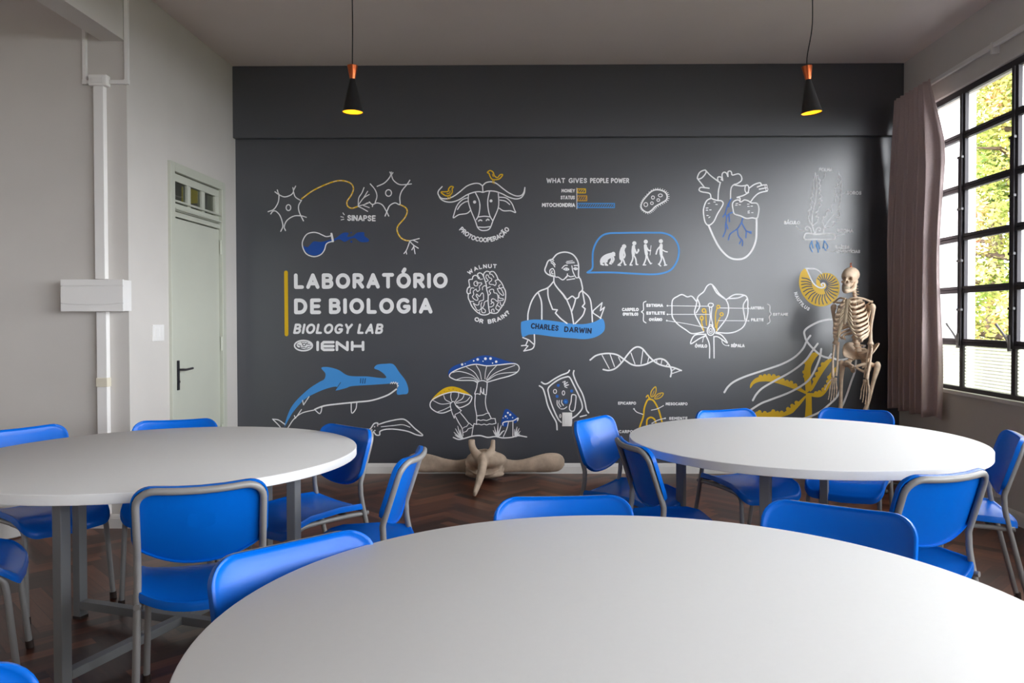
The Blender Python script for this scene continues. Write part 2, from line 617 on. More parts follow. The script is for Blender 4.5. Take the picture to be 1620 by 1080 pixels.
sag = lambda x: -.050 - .009 * (1 - min(1, abs(x) / .17) ** 4)
cover('top_cover', lambda x: .0585, lambda x: .097)
cover('lid', lambda x: sag(x) + .004, lambda x: .0545)
cover('bottom_cover', lambda x: -.097, sag)
bn = tag(empty('waste_bin', (-3.24, 4.62, 0)), 'white round bin standing against the left wall', 'bin')
MB().lathe([(.0, 0), (.115, 0), (.13, .01), (.142, .235), (.142, .237), (.137, .237), (.126, .015), (0, .012)], 32).build('body', M_BIN, bn, smooth=35)
MB().lathe([(.142, .20), (.148, .205), (.149, .242), (.136, .243), (.136, .236), (.142, .236)], 32, close=True).build('rim', M_BIN, bn, smooth=35)

# ------------------------------------------------------------------ windows
def window(name, y0, y1, cols, label, detail):
    e = struct(empty(name, (XR + .04, 0, 0)), label, 'window')
    rows = [WZ[0], 1.127, 1.503, 1.878, 2.235, 2.605, WZ[1]]
    mb = MB()
    mb.box((-.014, y0, WZ[0]), (.014, y1, WZ[0] + .03)).box((-.014, y0, WZ[1] - .045), (.014, y1, WZ[1]))
    for y in cols:
        if y == cols[0] or y == cols[-1]:
            mb.box((-.014, y - .02, WZ[0]), (.014, y + .02, WZ[1]))
        else:
            mb.box((-.014, y - .022, WZ[0] + .03), (.014, y + .022, 1.10))
            mb.box((-.014, y - .034, 1.10), (.014, y + .034, WZ[1] - .045))
            mb.box((-.028, y - .014, 1.10), (-.018, y + .014, WZ[1] - .045))
    for z in rows[1:-1]:
        mb.box((-.018, y0, z - .024), (.018, y1, z - .003))
        mb.box((-.018, y0, z + .003), (.018, y1, z + .024))
        mb.box((-.008, y0, z - .004), (.012, y1, z + .004))
    mb.build('window_frame', M_STEEL, e, bevel=.002)
    for i in range(len(cols) - 1):
        for j in range(6):
            a, b = cols[i] + .02, cols[i + 1] - .02
            o = MB().box((.002, a, rows[j] + .018), (.006, b, rows[j + 1] - .018)).build('window_pane', M_RIB if j == 0 else M_GLASS, e)
            if j == 0:
                o['label'] = 'ribbed translucent pane'
    if detail:
        for y in cols[1:-1]:
            h = MB()
            h.tube(cr([(-.022, y + .02, 1.10), (-.035, y + .026, 1.15), (-.052, y + .05, 1.20), (-.066, y + .085, 1.245), (-.07, y + .095, 1.262)]),
                   [.009] * 6 + [.008] * 6 + [.007] * 6 + [.009] * 7, 8)
            h.box((-.034, y + .004, 1.085), (-.018, y + .032, 1.19))
            h.build('latch_handle', M_TUBE, e, smooth=40)
            for z in (1.36, 1.71, 2.08, 2.45):
                MB().box((-.034, y - .026, z - .008), (-.018, y + .034, z + .008)).build('rod_guide', M_BLACK, e)
            MB().tube([(-.027, y + .02, 1.15), (-.027, y + .02, 2.46)], .006, 8).build('lock_rod', M_STEEL, e, smooth=40)
    s = box('window_sill', (-.062, y0, WZ[0] - .025), (-.02, y1, WZ[0] + .002), M_BASE, e, .003)
    return e


step = .617
cols1 = [6.22] + [5.61 - step * i for i in range(4)] + [3.14]
window('window_1', W1[0], W1[1], cols1, 'dark steel grid window with trees behind it', True)
window('window_2', W2[0], W2[1], [W2[0] + .02 + (W2[1] - W2[0] - .04) / 14 * i for i in range(15)], 'dark steel grid window nearer the viewer', False)
cr_ = tag(empty('curtain_rail', (XR, 0, 3.075)), 'white painted curtain rail above the steel window', 'curtain rail')
box('track', (-.045, 3.0, -.012), (-.022, 6.45, .018), M_BASE, cr_, .003)
for y in (3.4, 5.13, 6.3):
    box('bracket', (-.05, y - .012, -.05), (-.0005, y + .012, .024), M_BASE, cr_, .002)

# curtain, gathered at the corner
def make_curtain():
    rows = []
    nz, nu = 44, 150
    random.seed(5)
    ph = [random.random() * 6.28 for _ in range(6)]
    for i in range(nz + 1):
        t = i / nz
        z = 3.07 - 2.50 * t
        row = []
        near = 5.80 - .10 * min(1, t * 4) + .02 * sin(t * 3)
        far = 6.38 + .08 * min(1, t * 1.2)
        amp = .022 + .042 * min(1, t * 2.2)
        for k in range(nu + 1):
            u = k / nu
            y = far + (near - far) * u
            s = u * 8 * 2 * pi
            x = sin(s + .5 * sin(3 * t + ph[0]) + .25 * sin(s * .37 + ph[1])) * amp
            x += .012 * sin(s * .5 + ph[2] + 2 * t) * min(1, t * 3)
            y2 = y + .016 * cos(s + ph[3]) * min(1, t * 3)
            lead = max(0, (u - .86) / .14)
            x = x * (1 - lead) + lead * (.085 * min(1, max(0, t - .02) * 6) * (1 - .2 * t) - .01 + .02 * sin(t * 9))
            if t > .97:
                z2 = z - .012 * sin(s * .5) - .02 * lead
            else:
                z2 = z
            row.append(Vector((XR - .105 + x * .8, y2, z2)))
        rows.append(row)
    mb = MB().grid(rows)
    o = mb.build('curtain', M_CURT, smooth=180)
    sd = o.modifiers.new('thick', 'SOLIDIFY'); sd.thickness = .003
    tag(o, 'taupe cloth curtain gathered in folds at the room corner', 'curtain')


make_curtain()

# ------------------------------------------------------------------ outside
struct(box('ground_outside', (XR + .17, -30, -.5), (60, 70, -.15), M_GRASS), 'sunny lawn outside the windows', 'lawn')
struct(box('bounce_strip_outside', (XR + .17, -12, -.149), (5.6, 14, -.12), M_BOUNCE), 'unseen grey strip added below the windows to bounce daylight indoors', 'path')  # unseen strip, added to bounce neutral daylight up to the ceiling
struct(box('wall_wing', (XR + .17, 7.0, -.15), (3.885, 7.5, 6), M_OUT), 'white outer wall of the wing next to the window', 'wall')
tag(box('garden_post', (4.86, 7.95, -.15), (4.95, 8.05, 4.6), M_OUT), 'slim white post standing on the grass outside the window', 'post')


def leaf_mat(name, cols):
    m = bpy.data.materials.new(name)
    m.use_nodes = True
    nt = m.node_tree
    b = nt.nodes['Principled BSDF']
    tc = nt.nodes.new('ShaderNodeTexCoord')
    n = nt.nodes.new('ShaderNodeTexNoise'); n.inputs['Scale'].default_value = 1.3; n.inputs['Detail'].default_value = 4
    nt.links.new(tc.outputs['Object'], n.inputs['Vector'])
    r = nt.nodes.new('ShaderNodeValToRGB')
    r.color_ramp.elements[0].position = .32; r.color_ramp.elements[1].position = .70
    r.color_ramp.elements[0].color = (*cols[0], 1); r.color_ramp.elements[1].color = (*cols[-1], 1)
    for i, c in enumerate(cols[1:-1]):
        e = r.color_ramp.elements.new(.32 + .38 * (i + 1) / (len(cols) - 1)); e.color = (*c, 1)
    nt.links.new(n.outputs[0], r.inputs[0])
    nt.links.new(r.outputs[0], b.inputs['Base Color'])
    b.inputs['Roughness'].default_value = .6
    b.inputs['Specular IOR Level'].default_value = .2
    return m


M_LEAF = leaf_mat('autumn green foliage', [(.03, .065, .012), (.17, .25, .04), (.40, .36, .10), (.52, .22, .12)])
M_LEAF2 = leaf_mat('yellow foliage', [(.10, .17, .03), (.32, .34, .06), (.55, .45, .13)])


def tree_meshes(seed, h, rad, m, count, lf=1.):
    random.seed(seed)
    mb = MB()
    for k in range(46):
        z = .7 + (h - 1.2) * (k / 45.)
        rr = rad * (1.05 - .75 * (k / 45.)) * random.uniform(.55, 1.1)
        a = k * 2.4 + random.uniform(-.4, .4)
        c = Vector((cos(a) * rr * .75, sin(a) * rr * .75, z))
        br = random.uniform(.35, .62) * rad / 1.9
        for _ in range(count // 46):
            d = Vector((random.gauss(0, 1), random.gauss(0, 1), random.gauss(0, .55)))
            d = d.normalized() * br * random.uniform(.55, 1.0)
            p = c + d
            s = random.uniform(.024, .055) * lf
            t = Vector((random.gauss(0, 1), random.gauss(0, 1), random.gauss(0, .5))).normalized()
            n_ = d.normalized() + Vector((random.gauss(0, .5), random.gauss(0, .5), random.gauss(.3, .5)))
            b = t.cross(n_).normalized()
            mb.add([p - t * s, p + b * s * .5, p + t * s, p - b * s * .5], [(0, 1, 2, 3)])
    tr = MB()
    tr.tube([(0, 0, 0), (.05, 0, h * .3), (0, .05, h * .6), (.02, 0, h * .95)], [.2, .15, .09, .02], 10)
    for k in range(18):
        z = .9 + (h - 2) * k / 18.
        a = k * 2.4
        L = rad * (1.0 - .7 * k / 18.)
        tr.tube([(0, 0, z), (cos(a) * L * .5, sin(a) * L * .5, z + .15), (cos(a) * L, sin(a) * L, z + .1)], [.05, .03, .01], 6)
    return mb, tr, m


def tree(loc, seed, h, rad, m, label, count=9200, lf=1.9):
    mb, tr, m = tree_meshes(seed, h, rad, m, count, lf)
    e = tag(empty('garden_tree', loc), label, 'tree', 'trees outside the window')
    tr.build('trunk', M_BARK, e, smooth=60)
    mb.build('foliage', m, e, smooth=False)['kind'] = 'stuff'


tree((7.0, 11.4, -.15), 1, 6.2, 2.1, M_LEAF, 'green and orange tree right behind the second column of window panes', 36000, 1.)
tree((9.6, 16.6, -.15), 2, 8.5, 2.9, M_LEAF2, 'taller yellow green tree farther out behind the upper window panes', 30000, 1.4)
tree((12.6, 11.4, -.15), 3, 7.0, 2.4, M_LEAF2, 'yellow green tree at the right edge of the window view')



# ------------------------------------------------------------------ pendant lamps
def pendant(px, py_bot, y, label, tilt):
    b = on_y(px, py_bot, y)
    e = tag(empty('pendant_lamp', b), label, 'pendant lamp', 'pendant lamps')
    R = Matrix.Rotation(radians(tilt), 4, 'Y')
    t = MB().lathe([(.0655, 0), (.063, .004), (.0165, .205), (.0165, .208), (.0155, .208), (.0155, .204), (.0615, .003), (.0645, 0)], 40, mtx=R, close=True)
    sh = t.build('lamp_shade', M_SHADE, e, smooth=30)
    MB().lathe([(.0612, .0045), (.0150, .2035), (0.0005, .2035), (0.0005, .2030), (.0148, .2030), (.0606, .0045)], 40, mtx=R, close=True).build('shade_lining', M_GOLD, sh, smooth=30)
    MB().lathe([(0, .208), (.0175, .208), (.0325, .288), (.0325, .290), (0, .291)], 40, mtx=R).build('copper_cap', M_COPPER, e, smooth=30)
    MB().lathe([(0, .045), (.012, .048), (.02, .065), (.018, .085), (.011, .10), (.011, .125), (0, .126)], 20, mtx=R).build('bulb', M_BULB, e, smooth=60)
    top = R @ Vector((0, 0, .29))
    L = H - b.z
    MB().tube(cr([tuple(top), (top.x * .9, 0, .36), (0.002, 0, .55), (0, 0, L)]), .0035, 8).build('cord', M_BLACK, e, smooth=60)
    MB().lathe([(0, L - .025), (.045, L - .024), (.05, L), (0, L)], 24).build('ceiling_cup', M_SHADE, e, smooth=40)


pendant(558, 178, 4.85, 'black cone pendant lamp with copper cap, on the left', 0)
pendant(1284, 179, 4.85, 'black cone pendant lamp with copper cap, on the right and slightly tilted', -6)
# ------------------------------------------------------------------ painted drawings on the back wall
PAINT = {k: mat(n, c, .42, .45) for k, n, c in (
    ('W', 'white wall paint', (.87, .875, .89)), ('Y', 'yellow wall paint', (.80, .50, .006)), ('B', 'deep blue wall paint', (.008, .07, .34)),
    ('L', 'sky blue wall paint', (.06, .30, .72)), ('V', 'mid blue wall paint', (.02, .13, .50)), ('G', 'slate grey wall paint', (.058, .063, .075)),
    ('K', 'navy wall paint', (.006, .018, .06)), ('O', 'ochre wall paint', (.62, .33, .03)), ('M', 'mustard wall paint', (.70, .44, .006)))}
PK = list(PAINT)


def arc(cx, cy, rx, ry, a0, a1, n=14):
    return [(cx + rx * cos(radians(a0 + (a1 - a0) * i / n)), cy + ry * sin(radians(a0 + (a1 - a0) * i / n))) for i in range(n + 1)]


GL = {
    'A': (.8, [[(0, 0), (.4, 1), (.8, 0)], [(.14, .3), (.66, .3)]]),
    'B': (.66, [[(.35, .53), (0, .53), (0, 0), (.35, 0)] + arc(.38, .265, .28, .265, -90, 90, 8) + [(.35, .53)], [(0, .53), (0, 1), (.33, 1)] + arc(.36, .765, .25, .235, 90, -90, 8)]),
    'C': (.76, [arc(.45, .5, .45, .5, 48, 312)]),
    'D': (.74, [[(0, 0), (0, 1), (.28, 1)] + arc(.3, .5, .44, .5, 90, -90) + [(0, 0)]]),
    'E': (.56, [[(.56, 1), (0, 1), (0, 0), (.56, 0)], [(0, .5), (.5, .5)]]),
    'F': (.54, [[(.54, 1), (0, 1), (0, 0)], [(0, .5), (.48, .5)]]),
    'G': (.82, [arc(.45, .5, .45, .5, 48, 330) + [(.84, .27), (.84, .44), (.52, .44)]]),
    'H': (.7, [[(0, 0), (0, 1)], [(.7, 0), (.7, 1)], [(0, .5), (.7, .5)]]),
    'I': (.0, [[(0, 0), (0, 1)]]),
    'L': (.52, [[(0, 1), (0, 0), (.52, 0)]]),
    'M': (.86, [[(0, 0), (.06, 1), (.43, .35), (.80, 1), (.86, 0)]]),
    'N': (.7, [[(0, 0), (0, 1), (.7, 0), (.7, 1)]]),
    'O': (.9, [arc(.45, .5, .45, .5, 0, 360, 24)]),
    'P': (.6, [[(0, 0), (0, 1), (.3, 1)] + arc(.32, .74, .28, .26, 90, -90, 8) + [(0, .48)]]),
    'R': (.66, [[(0, 0), (0, 1), (.3, 1)] + arc(.34, .74, .28, .26, 90, -90, 8) + [(0, .48)], [(.32, .48), (.66, 0)]]),
    'S': (.6, [[(.56, .82), (.45, .96), (.28, 1), (.1, .93), (.03, .76), (.12, .6), (.3, .52), (.48, .42), (.58, .25), (.5, .08), (.3, 0), (.12, .04), (.0, .18)]]),
    'T': (.7, [[(0, 1), (.7, 1)], [(.35, 1), (.35, 0)]]),
    'U': (.7, [[(0, 1), (0, .35)] + arc(.35, .35, .35, .35, 180, 360) + [(.7, 1)]]),
    'V': (.76, [[(0, 1), (.38, 0), (.76, 1)]]),
    'W': (1.1, [[(0, 1), (.26, 0), (.55, .85), (.84, 0), (1.1, 1)]]),
    'Y': (.74, [[(0, 1), (.37, .48), (.74, 1)], [(.37, .48), (.37, 0)]]),
    'Z': (.64, [[(0, 1), (.64, 1), (0, 0), (.64, 0)]]),
    '?': (.5, [[(0, .8), (.06, .94), (.25, 1), (.44, .93), (.5, .76), (.42, .6), (.25, .45), (.25, .28)], [(.25, .04), (.25, 0)]]),
    '(': (.25, [[(.25, 1.08), (.06, .8), (0, .5), (.06, .2), (.25, -.08)]]),
    ')': (.25, [[(0, 1.08), (.19, .8), (.25, .5), (.19, .2), (0, -.08)]]),
}
for ch, base, acc in (('Á', 'A', [(.36, 1.22), (.54, 1.42)]), ('É', 'E', [(.24, 1.2), (.40, 1.4)]), ('Í', 'I', [(-.04, 1.2), (.12, 1.4)]),
                      ('Ó', 'O', [(.42, 1.26), (.54, 1.46)]), ('Ã', 'A', [(.12, 1.2), (.28, 1.32), (.5, 1.2), (.68, 1.32)]), ('Ç', 'C', [(.45, 0), (.52, -.14), (.38, -.26)])):
    GL[ch] = (GL[base][0], GL[base][1] + [acc])


class Drawing:
    """flat paint on the wall, traced in a local frame: photo pixel = origin + local / scale"""

    def __init__(s, x0, y0, sc):
        s.o, s.sc, s.mb, s.lay = (x0, y0), sc, MB(), 0

    def put(s, pts, faces, c, lift=None):
        y = YB - .0012 - .000009 * s.lay
        s.mb.add([on_y(s.o[0] + p[0] / s.sc, s.o[1] + p[1] / s.sc, y - (lift[i] * .000002 if lift else 0)) for i, p in enumerate(pts)], faces, PK.index(c))

    def parse(s, t):
        return [tuple(float(q) for q in p.split(',')) for p in t.split()] if isinstance(t, str) else list(t)

    def ribbon(s, pts, wd, c, closed=False, taper=False):
        P = [Vector((p[0], p[1])) for p in pts]
        P = [p for i, p in enumerate(P) if i == 0 or (p - P[i - 1]).length > 1e-4]
        n = len(P)
        if n < 2:
            return
        L, R_ = [], []
        for i in range(n):
            a = P[(i - 1) % n] if closed or i else P[i]
            b = P[(i + 1) % n] if closed or i < n - 1 else P[i]
            t = (b - a)
            t = t.normalized() if t.length > 1e-6 else Vector((1, 0))
            k = wd / 2
            if taper:
                k *= 1 - .8 * i / (n - 1)
            nn = Vector((-t.y, t.x)) * k
            L.append(P[i] + nn); R_.append(P[i] - nn)
        fs = [(i, (i + 1) % n, n + (i + 1) % n, n + i) for i in range(n if closed else n - 1)]
        V = L + R_
        lift = list(range(n)) * 2
        if not closed:
            for e, sg in ((0, -1), (n - 1, 1)):
                if e and taper:
                    continue
                nn = L[e] - P[e]
                tt = Vector((nn.y, -nn.x)) * sg
                k = len(V)
                V = V + [P[e] + nn * cos(radians(q)) + tt * sin(radians(q)) for q in (30, 60, 90, 120, 150)]
                fs.append((e, k, k + 1, k + 2, k + 3, k + 4, n + e))
                lift += [e] * 5
        s.put(V, fs, c, lift)
        s.lay += 1

    def disc(s, p, r, c, n=16, step=1):
        rx, ry = r if isinstance(r, tuple) else (r, r)
        s.put([(p[0] + rx * cos(2 * pi * i / n), p[1] + ry * sin(2 * pi * i / n)) for i in range(n)], [tuple(range(n))], c)
        s.lay += step

    def s(s, c, wd, *ts, **k):                     # smooth strokes
        for t in ts:
            s.ribbon(cr(s.parse(t)), wd, c, **k)
        return s

    def l(s, c, wd, *ts):                          # straight strokes with round joints
        for t in ts:
            P = s.parse(t)
            for a, b in zip(P, P[1:]):
                s.ribbon([a, b], wd, c)
        return s

    def c(s, c, wd, *ts):                          # closed smooth outline
        for t in ts:
            s.ribbon(cr(s.parse(t), True), wd, c, True)
        return s

    def f(s, c, *ts, smooth=True):                 # filled shape
        for t in ts:
            P = s.parse(t)
            P = cr(P, True, 5) if smooth else P
            tri = tessellate_polygon([[Vector((p[0], p[1], 0)) for p in P]])
            s.put(P, [tuple(t) for t in tri], c)
            s.lay += 1
        return s

    def d(s, c, *ds):                              # dots: (x, y, r)
        for x, y, r in ds:
            s.disc((x, y), r, c)
        return s

    def e(s, c, wd, *es):                          # elliptic rings: (x, y, rx, ry)
        for x, y, rx, ry in es:
            s.ribbon(arc(x, y, rx, ry, 0, 345, 23), wd, c, True)
        return s

    def text(s, c, wd, txt, path, h, skew=0., gap=.34, fit=True):
        P = s.parse(path)
        P = cr(P, n=8) if len(P) > 2 else P
        P = [Vector(p) for p in P]
        seg = [0]
        for a, b in zip(P, P[1:]):
            seg.append(seg[-1] + (b - a).length)

        def at(q):
            q = max(0, min(seg[-1], q))
            for i in range(len(P) - 1):
                if q <= seg[i + 1] or i == len(P) - 2:
                    t = (P[i + 1] - P[i]).normalized()
                    return P[i] + t * (q - seg[i]), t
        ws = [(.5 if ch == ' ' else GL[ch][0]) for ch in txt]
        tot = sum(ws) + gap * (len(txt) - 1)
        k = seg[-1] / tot
        x = 0
        for ch, wv in zip(txt, ws):
            if ch != ' ':
                o, t = at((x + wv / 2) * k)
                nrm = Vector((t.y, -t.x))
                for st in GL[ch][1]:
                    pts = [o + t * ((q[0] - wv / 2) * k + skew * q[1] * h) + nrm * q[1] * h for q in st]
                    if len(pts) > 5:
                        # curved glyph: keep corners crisp, arcs are already fine
                        if (pts[0] - pts[-1]).length < .01 and ch in 'OÓ':
                            s.ribbon(pts[:-1], wd, c, True)
                        elif ch in 'CSÇ?()':
                            s.ribbon(pts, wd, c)
                        else:
                            s.l(c, wd, pts)
                    else:
                        s.l(c, wd, pts)
            x += wv + gap
        return s

    def done(s, name, label):
        used = sorted(set(s.mb.m))
        s.mb.m = [used.index(i) for i in s.mb.m]
        o = s.mb.build(name, [PAINT[PK[i]] for i in used], WALL_BACK, smooth=False)
        o['label'] = label
        return o


# neurons joined by a yellow axon
D = Drawing(410, 250, 6)
D.s('W', 10, '150,320 185,345 240,368 300,350 325,318 320,280', '172,302 183,340', '346,266 328,302', '325,318 345,370 400,405', '402,400 375,450 380,510 420,595',
    '448,562 400,548 330,550 265,590 238,650 250,688', '205,695 225,640 200,550 160,505 130,505 110,530', '85,508 140,485 180,420 188,350 183,335')
D.e('W', 10, (278, 470, 22, 28), (1228, 331, 28, 31))
D.s('W', 10, '1120,268 1190,235 1240,180 1256,132', '1240,132 1255,160 1275,210 1330,250 1400,250 1445,245', '1270,138 1255,160', '1430,210 1405,248 1355,310 1335,370 1335,440 1290,425 1240,450 1215,500 1195,550',
    '1230,550 1205,500 1170,445 1120,425 1075,440 1045,415', '1075,460 1078,438', '1055,245 1100,300 1118,360 1100,425')
D.s('Y', 13, '405,385 500,315 610,260 720,220 800,215 870,240 895,290 875,350 835,410 840,455 880,475 940,458', '1335,440 1390,470 1405,510 1380,570 1320,640 1310,690 1340,750 1385,778 1430,785')
for t_ in ('405,385 500,315 610,260 720,220 800,215 870,240 895,290 875,350 835,410 840,455 880,475 940,458', '1335,440 1390,470 1405,510 1380,570 1320,640 1310,690 1340,750 1385,778 1430,785'):
    q_ = cr(D.parse(t_))
    for i in range(1, len(q_) - 2, 4):
        D.s('W', 3, q_[i:i + 3])
D.s('W', 9, '940,458 945,380 975,330 995,280', '945,440 990,380 1045,345', '990,380 1030,315', '940,455 1000,440 1050,420', '1000,440 1028,424', '990,450 1045,470', '945,460 985,480 1030,506',
    '1430,785 1520,763', '1465,780 1505,800', '1430,790 1465,825 1510,855', '1465,825 1480,908', '1464,845 1450,870', '1428,795 1400,870 1375,905', '1394,882 1400,910')
D.text('W', 12, 'SINAPSE', '842,590 1100,594', 45).l('W', 8, '795,520 808,538', '775,555 800,562', '778,586 804,580')
D.done('neuron_drawing', 'two white nerve cells joined by yellow axons, with the word SINAPSE')

D = Drawing(410, 250, 6)
D.f('B', '420,835 460,845 490,815 520,790 570,795 620,790 690,770 690,795 640,815 625,865 590,905 520,925 455,900 425,860',
    '700,775 740,750 800,708 850,712 835,745 890,740 930,708 995,705 1000,740 1040,770 1030,795 960,795 910,760 860,770 810,795 760,770 705,788')
D.d('B', (875, 793, 10), (873, 708, 8))
D.s('W', 10, '690,735 640,745 600,730 560,712 510,705 450,725 412,790 415,850 450,910 520,935 585,915 620,870 635,820 660,800 700,790').l('W', 20, '686,718 700,788')
D.done('flask_drawing', 'white round flask spilling deep blue liquid')

D = Drawing(680, 250, 7.2)
D.s('W', 13, '140,325 100,370 95,410 130,455 200,462 270,435 340,385 420,320 500,290 560,290 600,315', '95,410 125,465 180,495 250,500 330,475 420,420 500,390 560,382 605,390', '600,315 605,390',
    '600,315 640,280 700,270 760,290 830,345 900,395 980,430 1040,425 1070,390 1083,335', '605,390 660,375 740,378 820,405 900,445 980,465 1040,450 1075,400 1083,340')
D.s('W', 12, '440,412 440,500 470,600 520,720 545,790 580,820 620,825 660,818 690,790 720,710 775,580 785,500 780,402', '545,785 620,788 690,780', '520,395 560,480 570,560 555,650 530,700',
    '680,380 660,480 665,580 685,660 715,710', '555,670 620,662 680,668', '435,450 370,475 310,540 275,640 270,680 330,645 420,630 465,595', '315,585 350,535 400,500 435,492',
    '795,445 870,455 930,510 965,590 975,620 920,600 840,600 790,570', '800,478 860,490 910,528')
D.s('W', 15, '555,716 575,704 592,712', '643,710 660,696 674,706').d('W', (510, 500, 18), (697, 487, 17))
D.c('Y', 13, '655,165 685,142 720,160 735,200 770,222 800,190 830,190 800,230 760,245 710,240 685,205 675,175', '268,330 240,322 215,350 205,380 130,385 150,410 190,430 230,420 255,390 255,350')
D.s('Y', 9, '712,185 722,210', '232,370 225,398 195,405').l('Y', 9, '716,245 716,284', '731,245 731,292', '207,430 207,470', '231,425 229,466')
D.text('W', 12, 'PROTOCOOPERAÇÃO', '338,818 400,875 480,925 600,952 720,942 825,893 905,815', 44)
D.done('buffalo_drawing', 'white buffalo head with two yellow birds over the word PROTOCOOPERAÇÃO')

D = Drawing(850, 260, 6)
for t_, a, b in (('WHAT', 92, 260), ('GIVES', 302, 468), ('PEOPLE', 506, 673), ('POWER', 704, 868)):
    D.text('W', 10, t_, f'{a},172 {b},172', 38, gap=.4)
D.text('W', 8, 'MONEY', '233,262 355,262', 26, gap=.4).text('W', 8, 'STATUS', '225,328 353,328', 28, gap=.4).text('W', 9, 'MITOCHONDRIA', '48,400 355,400', 30, gap=.36)
for c_, x1, ya, yb in (('Y', 458, 232, 270), ('O', 470, 298, 344), ('L', 733, 370, 410)):
    D.l(c_, 9, f'380,{ya} {x1},{ya} {x1},{yb} 380,{yb} 380,{ya}')
    x = 384
    while x < x1 - 14:
        D.l(c_, 6, f'{x},{yb - 4} {min(x + 22, x1 - 2)},{ya + 4}')
        x += 22
D.l('W', 6, '375,224 375,422')
D.done('bar_chart_drawing', 'small bar chart in yellow and blue under WHAT GIVES PEOPLE POWER')

D = Drawing(850, 260, 6)
bac = cr(D.parse('985,395 1000,430 1045,455 1085,435 1120,400 1180,365 1225,335 1230,290 1200,255 1140,240 1085,255 1030,310 1000,350'), True)
D.ribbon(bac, 14, 'W', True)
for i in range(0, len(bac), 2):
    a, b = bac[i], bac[(i + 1) % len(bac)]
    n_ = Vector((b[1] - a[1], a[0] - b[0])).normalized() * -16
    D.l('W', 6, [a, (a[0] + n_.x + 5, a[1] + n_.y)])
D.e('W', 8, (1030, 381, 18, 19), (1088, 368, 13, 13), (1148, 338, 13, 13), (1098, 314, 14, 15), (1168, 294, 19, 14))
D.done('bacterium_drawing', 'white outline of a hairy bacterium')

D = Drawing(850, 260, 6)
D.s('L', 17, '475,1025 522,985 525,900 530,820 560,740 610,680 680,654 800,650 950,648 1100,648 1200,652 1280,685 1330,750 1345,830 1325,920 1270,998 1190,1032 1080,1043 900,1035 700,1025 480,1026')
D.f('W', '596,932 604,890 640,858 690,840 720,838 726,862 700,885 672,905 664,930 640,925 625,935').d('W', (722, 848, 19), (732, 862, 9)).s('W', 17, '612,915 606,940 625,952', '650,915 645,935 660,954', '700,875 706,905 690,938', '716,868 726,900 712,930').s('W', 12, '604,948 628,954', '645,954 668,956', '688,942 704,944')
D.d('W', (824, 778, 21)).s('W', 42, '812,800 800,840 800,890').s('W', 15, '795,890 800,925 768,955', '808,890 822,920 832,952', '822,820 832,860 824,885').s('W', 12, '768,955 790,958', '830,952 842,952')
D.d('W', (921, 748, 20)).s('W', 32, '914,780 910,820 912,850').s('W', 14, '906,860 905,900 882,952', '916,860 935,900 940,948', '925,800 942,842 962,815').s('W', 11, '880,955 900,955', '940,950 955,950').e('W', 6, (960, 815, 6, 12))
D.d('W', (1030, 733, 20)).s('W', 30, '1026,770 1030,810 1036,850').s('W', 14, '1034,860 1030,900 1010,950', '1040,860 1052,900 1075,942', '1040,790 1056,815 1074,818').s('W', 10, '1004,954 1030,954', '1075,944 1086,938').l('W', 6, '1080,770 1070,860')
D.d('W', (1173, 728, 20)).s('W', 30, '1176,765 1174,810 1176,850').s('W', 14, '1172,860 1178,900 1156,950', '1182,860 1200,900 1214,948', '1164,780 1140,810 1128,850').s('W', 11, '1186,810 1215,826 1234,830', '1150,945 1172,964', '1206,958 1228,954')
D.done('speech_bubble_drawing', 'sky blue speech bubble holding five white walking figures')

D = Drawing(1080, 250, 6.35)
D.c('W', 13, '225,120 170,145 148,205 190,200 232,150').s('W', 13, '228,120 280,175 360,235 380,245', '155,215 220,295', '265,303 220,297 180,295 165,320 190,338 270,355 285,400', '378,245 360,330 355,420',
    '355,235 352,195 375,188 392,200 388,218', '402,225 396,165 415,142 440,152 454,185', '455,185 455,140 475,130 490,142 500,170 560,158 590,185 590,225 550,255 510,270 485,310 480,410',
    '520,270 590,280 645,272', '662,345 610,375 545,395 575,402 575,440', '670,300 720,265 775,248 790,265', '750,290 800,272 842,268', '770,312 830,300', '850,330 770,350 720,390 682,440')
D.e('W', 12, (645, 309, 20, 40)).e('W', 8, (838, 283, 10, 16), (846, 313, 10, 16))
D.c('W', 13, '285,405 240,430 212,500 210,560 225,640 260,675 310,640 350,560 405,465 390,430 350,425 310,415', '500,460 520,430 560,420 585,440 620,420 660,430 690,450 745,455 765,500 760,560 745,605 700,600 640,605 580,580 520,560 505,510')
D.s('W', 19, '260,675 310,790 370,900 450,985 530,1016 620,1003 690,935 735,825 742,700 742,605')
D.l('W', 8, '255,456 272,453', '312,440 328,441', '332,465 348,466', '235,502 255,500', '235,523 252,523', '270,520 287,520', '242,575 258,577', '262,598 275,590', '535,456 555,455', '530,473 548,473', '565,468 582,468',
    '650,462 668,462', '652,485 670,485', '685,482 702,482', '655,535 672,531', '655,550 672,550', '692,548 708,548')
D.s('V', 11, '488,410 450,480 430,550 405,590', '465,450 465,490', '430,560 442,600 430,680 430,730 405,790', '440,600 465,560 500,545', '465,560 470,640', '440,660 455,710', '603,605 590,650 550,710 480,760 460,820',
    '550,710 560,780 600,830 600,880', '585,830 570,860', '595,650 640,730 690,740', '640,730 635,800', '650,735 688,756')
D.done('heart_drawing', 'white anatomical heart with mid blue veins')

